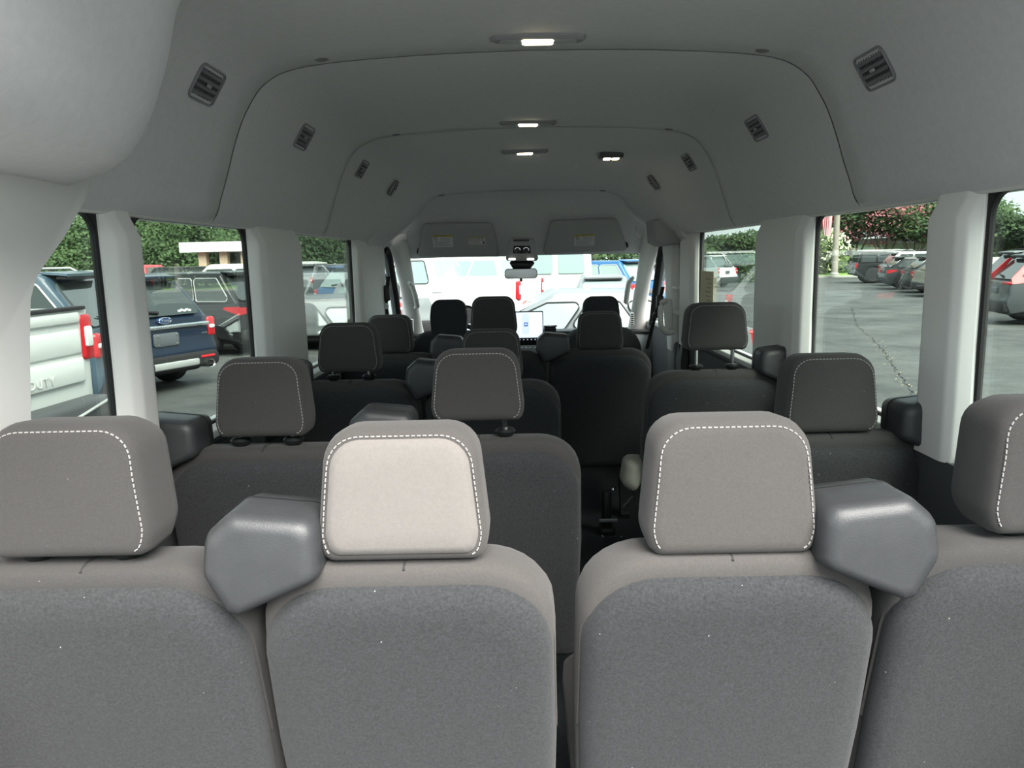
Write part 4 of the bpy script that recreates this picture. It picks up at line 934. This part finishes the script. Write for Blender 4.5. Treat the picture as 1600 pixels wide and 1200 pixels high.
for k in range(5):
    y = -.42-.05*k; z = 1.195+.012*(k % 2); x = exS['rb']+(exS['rr']-exS['rb'])*(z-exS['B'])/(exS['H']-exS['B'])-.012
    g.rbox(x-.004, x+.01, y-.03, y+.03, z-.022, z+.022, .006, ax='x')
g.build('window_decal', mat('white_decal', (.6, .6, .6), .5), exb)
BE, beb, beS = vehicle('suv_car', 'black SUV with chrome-edged side glass beyond the navy SUV', 'suv', BLACK, at_corner(372, 15.6, HD, 1.95, 1), HD, lamp='wide', H=1.74)
vehicle('suv_car', 'added white SUV standing in for a glass reflection beyond the left front side window', 'suv', WHITE, at_corner(474, 18.6, HD, 1.95, 1), HD, H=1.9, B=1.25)  # added vehicle in place of a white reflection on the window
vehicle('suv_car', 'black SUV next to the added white one beyond the left front side window', 'boxy', BLACK, at_corner(528, 22.0, HD, 1.95, 1), HD, detail=1)
vehicle('car', 'car with red lamp glimpsed through the left front door window', 'cross', SILV, at_corner(625, 16.0, 172, 1.86, 1), 172, detail=1)
# --- left, far rows
far = [(70, 30, 'cross', SILV, 'silver crossover in the far left row under the trees'), (120, 29, 'suv', BLACK, 'black SUV in the far left row under the trees'), (165, 31, 'suv', WHITE, 'pale SUV at the end of the far left row'),
       (262, 33, 'sedan', SILV, 'silver sedan far off above the navy SUV roof'), (318, 33, 'pickup', REDP, 'red pickup far off above the black SUV'), (378, 30, 'boxy', BLACK, 'dark boxy vehicle with papers far off beside the canopy building')]
for u, Y, kd, pt, lb in far:
    p = at(u, 420, Y); vehicle('pickup_truck' if kd == 'pickup' else 'car', lb, kd, pt, (p.x, p.y), 178, 'cars in the far left rows', detail=1)
# --- ahead of the windscreen
PW, pwb, pwS = vehicle('pickup_truck', 'white pickup side-on beyond the left half of the windscreen', 'pickup', WHITE, at_corner(812, 16.5, 163, 2.05, 1), 163, lamp='tall', glassm=m_ltglass, H=2.0, B=1.33, bedtop=1.47)
vehicle('sedan_car', 'silver sedan parked across the front just beyond the windscreen', 'sedan', SILV, (2.98, 10.6), 181, glassm=m_ltglass)
p = at(642, 450, 17); vehicle('suv_car', 'silver SUV tail seen at the left edge of the windscreen', 'cross', SILV, (p.x, p.y), 97, glassm=m_ltglass, plate=2)
p = at(858, 430, 25); vehicle('pickup_truck', 'white pickup behind the rear-view mirror side of the windscreen', 'pickup', WHITE, at_corner(880, 24, 165, 2.05, 1), 165, detail=1, glassm=m_ltglass)
p = at(868, 430, 20.5); vehicle('cargo_van', 'white van tail with square dark windows beyond the right half of the windscreen', 'van', WHITE, (p.x, p.y), 84, glassm=m_ltglass, H=2.3)
vehicle('suv_car', 'blue SUV near the right edge of the windscreen', 'suv', BLUE, at_corner(990, 22.0, 140, 1.95, 1), 140, glassm=m_ltglass)
p = at(944, 440, 17.5); vehicle('hatchback_car', 'small pale car tail between the white van and the blue SUV', 'cross', SILV, (p.x, p.y), 85, detail=1, glassm=m_ltglass, H=1.42, B=.95, W=1.5)
# --- right of the van
vehicle('suv_car', 'black boxy off-roader with white roof at the end of the right row', 'boxy', BLACK, at_corner(1335, 44, -12, 1.92, -1), -12, roofm=WHITE, R=.46, C=.45, lamp='tall')
vehicle('suv_car', 'white SUV with dark roof rails in the right row beside the black off-roader', 'suv', WHITE, at_corner(1384, 40, -12, 1.95, -1), -12, lamp='wide', rails=2)
vehicle('car', 'black car with red tail lamp in the middle of the right row', 'cross', BLACK, at_corner(1386, 36.4, -12, 1.86, -1), -12, lamp='wide', H=1.52, B=1.0)
vehicle('car', 'dark grey car with red tail lamp nearer in the right row', 'cross', DK, at_corner(1424, 33, -12, 1.86, -1), -12, lamp='wide', H=1.55, B=1.02)
vehicle('car', 'champagne car cut by the pillar in the right row', 'cross', GOLD, at_corner(1444, 30, -12, 1.86, -1), -12, H=1.5, B=1.0, detail=1)
vehicle('suv_car', 'grey crossover with long red wing-shaped lamp in the right rear window', 'cross', GREY, at_corner(1574, 18.6, -14, 1.86, -1), -14, lamp='wing', H=1.70)
vehicle('suv_car', 'silver SUV with roof rack behind the grey crossover', 'suv', SILV, at_corner(1562, 22.5, -14, 1.92, -1), -14, rails=2, detail=1)
for u, Y, hd, kd, pt, lb in ((1104, 42, 118, 'suv', SILV, 'silver SUV tail at the left edge of the sliding door window'), (1137, 43, 128, 'cross', WHITE, 'white crossover three-quarter view in the sliding door window'), (1160, 50, 124, 'suv', WHITE, 'white SUV behind the crossover in the sliding door window')):
    p = at(u, 430, Y); vehicle('suv_car', lb, kd, pt, (p.x, p.y), hd, 'cars in the sliding door window', lamp='tall', H=1.75 if Y < 45 else 2.0, **({'B': 1.06} if kd == 'cross' else {}))
p = at(1283, 410, 72); vehicle('pickup_truck', 'small dark truck parked beyond the white flowering bush', 'pickup', BLACK, (p.x+2, p.y), 200, detail=1)
# ------------------------------------------------------------------ planting, flag, buildings
m_grass = mat('lawn_grass', (.16, .30, .05), .95, c2=(.26, .42, .08), vscale=1.5, bump=.3, bscale=40)
m_bark = mat('bark', (.16, .12, .09), .9, var=.3, vscale=12)
m_kerb = mat('kerb_concrete', (.40, .39, .36), .9, var=.1)
GREENS = [mat('leaf_dark', (.013, .033, .012), .8, c2=(.032, .066, .02), vscale=.8), mat('leaf_mid', (.026, .06, .018), .8, c2=(.062, .108, .032), vscale=.8), mat('leaf_light', (.09, .16, .04), .8, c2=(.17, .24, .06), vscale=.8)]
m_pink = mat('pink_blossom', (.55, .16, .20), .8, c2=(.72, .30, .33), vscale=2); m_wflower = mat('white_blossom', (.75, .76, .55), .8)
def leaves(g, c, rad, n, size, shell=.55, lumps=9, seed=0):
    R_ = random.Random(seed)
    cl = []
    for k in range(lumps):
        while True:
            d = Vector((R_.uniform(-1, 1), R_.uniform(-1, 1), R_.uniform(-1, 1)))
            if .1 < d.length < 1: break
        d = d.normalized()*R_.uniform(.35, .8); cl.append((Vector((d.x*rad[0], d.y*rad[1], d.z*rad[2])), R_.uniform(.35, .55)))
    V = []; F = []
    for k in range(n):
        o, s = R_.choice(cl); d = Vector((R_.gauss(0, 1), R_.gauss(0, 1), R_.gauss(0, 1))).normalized()*R_.uniform(shell, 1)
        p = Vector(c)+o+Vector((d.x*rad[0]*s, d.y*rad[1]*s, d.z*rad[2]*s))
        a = Vector((R_.uniform(-1, 1), R_.uniform(-1, 1), R_.uniform(-1, 1))).normalized(); b = a.orthogonal().normalized(); q = size*R_.uniform(.6, 1.3)
        i = len(V); V += [p-a*q, p+b*q*.55, p+a*q, p-b*q*.55]; F.append((i, i+1, i+2, i+3))
    g.add(V, F)
def tree(name, label, u, v_top, Y, wd, m, n=2200, size=None, base=GROUND, seed=1, group=None, shape_=1.0, trunk=True, low=.25):
    t = at(u, v_top, Y); h = t.z-base; r = empty(name, (t.x, Y, base), label=label, cat='tree', group=group)
    hh = h*(1-low)/2; g = G(); leaves(g, (0, 0, h-hh), (wd/2, wd/2, hh), n, size or Y*.0026, seed=seed, lumps=14)
    g.build('crown', m, r, smooth=0, fix=False)
    if trunk:
        g = G(); g.tube([(0, 0, 0), (.1, 0, h*.3), (-.1, .1, h*.6), (.1, 0, h*.85)], [h*.03, h*.024, h*.016, h*.006], 7); g.build('trunk', m_bark, r, smooth=60)
    return r
LT = [(60, 318, 40, 9, 1), (118, 322, 46, 11, 0), (165, 330, 42, 9, 1), (228, 318, 44, 10, 1), (290, 325, 50, 12, 0), (345, 328, 46, 9, 0), (392, 330, 42, 8, 1), (440, 335, 46, 9, 0), (500, 350, 40, 8, 0), (538, 352, 44, 8, 1), (585, 360, 46, 8, 0)]
LW = ['at the far left edge', 'behind the far black SUV', 'beyond the far pale SUV', 'above the navy SUV roof', 'left of the canopy building', 'above the canopy building', 'right of the canopy building', 'behind the left pillar', 'above the added white SUV', 'above the black SUV beside the white one', 'glimpsed past the left front pillar']
for k, (u, v, Y, wd, c) in enumerate(LT):
    tree('broadleaf_tree', '%s green broadleaf tree %s' % (('dark', 'mid')[1 if c else 0], LW[k]), u, v, Y, wd, GREENS[c], seed=k, group='trees beyond the left rows', low=.1, n=9500)
FT = [(650, 372, 60, 14, 1, 'left of the windscreen'), (740, 366, 66, 14, 0, 'behind the white pickups'), (830, 368, 62, 13, 1, 'behind the rear-view mirror'), (930, 366, 60, 13, 1, 'above the white van'), (1000, 362, 58, 12, 0, 'past the right windscreen pillar')]
for k, (u, v, Y, wd, c, wh) in enumerate(FT): tree('broadleaf_tree', 'distant broadleaf tree %s' % wh, u, v, Y, wd, GREENS[c], seed=40+k, group='trees ahead of the van', low=.1, n=3000)
# clipped evergreens beyond the sliding door
for k, (u, v, Y, wd) in enumerate([(1094, 366, 50, 3.2), (1112, 364, 51, 3.6), (1133, 361, 53, 3.6), (1155, 357, 50, 4.2), (1176, 366, 52, 3.4)]):
    tree('evergreen_tree', 'clipped round evergreen, %s of five beyond the sliding door window' % ('first from the left', 'second from the left', 'third from the left', 'fourth from the left', 'last')[k], u, v, Y, wd, GREENS[1 if k != 1 else 0], seed=60+k, group='evergreen hedge row', low=.02, n=4500, size=.13)
RT_ = [(1268, 322, 60, 7, 0, 'dark tree left of the striped flag'), (1548, 308, 56, 9, 1, 'leafy green tree at the left edge of the right rear window'), (1580, 338, 74, 12, 1, 'low distant tree in the middle of the right rear window'), (1606, 322, 54, 7, 0, 'dark conifer at the right edge of the right rear window'), (1640, 330, 60, 10, 1, 'leafy tree past the right edge of the photo'), (1480, 330, 80, 14, 0, 'far tree behind the right pillar')]
for k, (u, v, Y, wd, c, lb) in enumerate(RT_): tree('broadleaf_tree', lb, u, v, Y, wd, GREENS[c], seed=70+k, low=.05, n=8000)
# crape myrtles in pink bloom
for k, (u, Y, lb) in enumerate([(1338, 60, 'pink flowering crape myrtle right of the flag pole'), (1385, 58, 'pink flowering crape myrtle above the black off-roader'), (1432, 57, 'pink flowering crape myrtle beside the right pillar'), (1475, 57, 'pink flowering crape myrtle hidden partly by the right pillar')]):
    c = at(u, 338, Y); r = empty('crape_myrtle', (c.x, Y, GROUND+.1), label=lb, cat='tree', group='flowering trees behind the right row')
    zc = c.z-GROUND-.1
    g = G(); leaves(g, (0, 0, zc), (3.3, 3.3, 2.1), 5500, .15, seed=80+k, lumps=16); g.build('crown', GREENS[1], r, smooth=0, fix=False)
    g = G(); leaves(g, (0, 0, zc+.15), (3.4, 3.4, 2.1), 1900, .13, seed=90+k, lumps=9, shell=.8); g.build('blossom', m_pink, r, smooth=0, fix=False)
    for q in range(7):
        a = q*.9+k; g = G(); g.tube([(.15*math.cos(a), .15*math.sin(a), 0), (.5*math.cos(a), .5*math.sin(a), zc*.4), (1.3*math.cos(a), 1.3*math.sin(a), zc*.8), (1.7*math.cos(a+.2), 1.7*math.sin(a+.2), zc)], [.07, .055, .035, .012], 5); g.build('stem', m_bark, r, smooth=60)
c = at(1290, 378, 56)
r = empty('flowering_bush', (c.x, 56, GROUND+.15), label='round bush with white flower heads around the flag pole', cat='bush')
g = G(); leaves(g, (0, 0, 1.7), (1.6, 1.6, 1.6), 2600, .15, seed=5, lumps=12); g.build('foliage', GREENS[2], r, smooth=0, fix=False)
g = G(); leaves(g, (0, 0, 1.85), (1.65, 1.65, 1.6), 420, .14, seed=6, lumps=12, shell=.85); g.build('flower_heads', m_wflower, r, smooth=0, fix=False)
g = G(); g.tube([(0, 0, 0), (.1, 0, .8), (0, 0, 1.4)], [.08, .06, .03], 6); g.build('stem', m_bark, r, smooth=60)
# kerbed lawn island
a = [atZ(u, v, GROUND) for u, v in ((1262, 434), (1346, 433), (1420, 419), (1262, 417))]
o = [(p.x, p.y) for p in a]; o = [(o[0][0]-3, o[0][1]), o[1], (o[1][0]+14, o[1][1]+6), (o[3][0]+14, o[3][1]+14), (o[3][0]-6, o[3][1]+14)]
g = G(); g.pillow(rpoly(o, 1.0, 5), [(0, GROUND), (0, GROUND+.12), (.05, GROUND+.14)], lambda x, y, d: (x, y, d)); isl = g.build('lawn_kerb', m_kerb, kind='structure', label='kerb around the lawn island')
g = G(); g.pillow(rpoly(o, 1.0, 5), [(.2, GROUND+.10), (.2, GROUND+.16), (.5, GROUND+.2)], lambda x, y, d: (x, y, d)); g.build('grass', m_grass, kind='stuff', label='bright green lawn on the kerbed island', cat='grass')
# pole and flag
p = at(1304, 425, 54)
r = empty('flag_pole', (p.x, 54, GROUND+.18), label='tall tan lamp post standing on the lawn island', cat='post')
g = G(); g.tube([(0, 0, 0), (0, 0, 8.5)], [.22, .17], 10); g.build('shaft', mat('tan_post', (.34, .31, .25), .7), r, smooth=60)
g = G(); g.lathe([(.3, 0), (.3, .12), (.2, .2)], lambda x, y, d: (x, y, d), 12); g.build('footing', m_kerb, r)
q0 = at(1286, 320, 53.7); q1 = at(1301, 368, 53.7)
fl = empty('flag', (q1.x, 53.7, q0.z), label='red and white striped flag hanging from the tan lamp post', cat='flag')
m_fr = mat('flag_red', (.55, .03, .05), .8); m_fw = mat('flag_white', (.82, .80, .80), .8); m_fb = mat('flag_blue', (.03, .05, .22), .8)
Wd = q1.x-q0.x; Hd = q0.z-q1.z
for k in range(13):
    rings = []
    for j in range(9):
        t = j/8; x0 = -Wd*(1-k/13)*(1-.25*t)-.05; x1 = -Wd*(1-(k+1)/13)*(1-.25*t)-.05; z = -Hd*t+.9*(1-t)*0
        y = lambda x: .12*math.sin(x*9+t*2)
        rings.append([(x0, y(x0), z), (x1, y(x1), z), (x1, y(x1)+.01, z), (x0, y(x0)+.01, z)])
    g = G(); g.loft(rings); g.build('stripe', m_fr if k % 2 == 0 else m_fw, fl, smooth=60)
g = G(); g.box(-Wd-.05, -Wd*.4, .12, .15, 0, .9); g.build('canton', m_fb, fl)
g = G(); g.tube([(-Wd-.2, 0, .92), (.12, 0, .92)], .025, 6); g.build('bracket', m_silver, fl)
# buildings
m_wall = mat('pale_render', (.62, .63, .62), .8); m_roofd = mat('dark_roof', (.08, .085, .09), .7); m_dark = mat('dark_building_glass', (.03, .035, .035), .2)  # m_dark: even dark tone for building windows and the canopy back wall
def hall(label, u0, u1, v_top, Y, dep, bays, wallm=m_wall, open_=False, name='building'):
    A, B_ = at(u0, v_top, Y), at(u1, v_top, Y); h = A.z-GROUND; W_ = B_.x-A.x
    r = empty(name, (A.x, Y, GROUND), label=label, cat='building')
    g = G(); g.box(-.4, W_+.4, -.5, dep+.4, h-.45, h); g.build('roof', mat('white_fascia', (.72, .73, .70), .7) if open_ else m_roofd, r)
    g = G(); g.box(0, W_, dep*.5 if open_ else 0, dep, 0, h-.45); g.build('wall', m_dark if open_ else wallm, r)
    for k in range(bays):
        x = W_*(k+.5)/bays
        if open_: g = G(); g.box(x-.18, x+.18, -.2, .15, 0, h-.45); g.build('column', mat('tan_column', (.55, .42, .3), .8), r)
        else:
            g = G(); g.box(x-W_/bays*.33, x+W_/bays*.33, -.06, .05, 1.0, h-1.0); w_ = g.build('window', m_dark, r)
            g = G(); g.box(x-.04, x+.04, -.09, -.05, 1.0, h-1.0); g.build('mullion', m_wall, w_)
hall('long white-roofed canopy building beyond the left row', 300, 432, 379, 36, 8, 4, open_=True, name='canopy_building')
hall('low white building behind the flowering trees', 1380, 1500, 372, 62, 10, 6)
hall('pale low building at the far left behind the trees', 20, 230, 392, 62, 8, 7)
hall('pale house roof among the trees in the right rear window', 1555, 1590, 352, 78, 8, 2)
# grass verge far right
g = G(); a = [atZ(u, v, GROUND+.05) for u, v in ((1500, 396), (1700, 392))]
g.pillow(rpoly([(a[0].x-8, 60), (a[0].x+60, 48), (a[0].x+80, 90), (a[0].x-8, 95)], 2, 4), [(0, GROUND), (0, GROUND+.1), (.4, GROUND+.16)], lambda x, y, d: (x, y, d)); g.build('grass', m_grass, kind='stuff', label='sunlit grass verge under the trees at the far right', cat='grass')
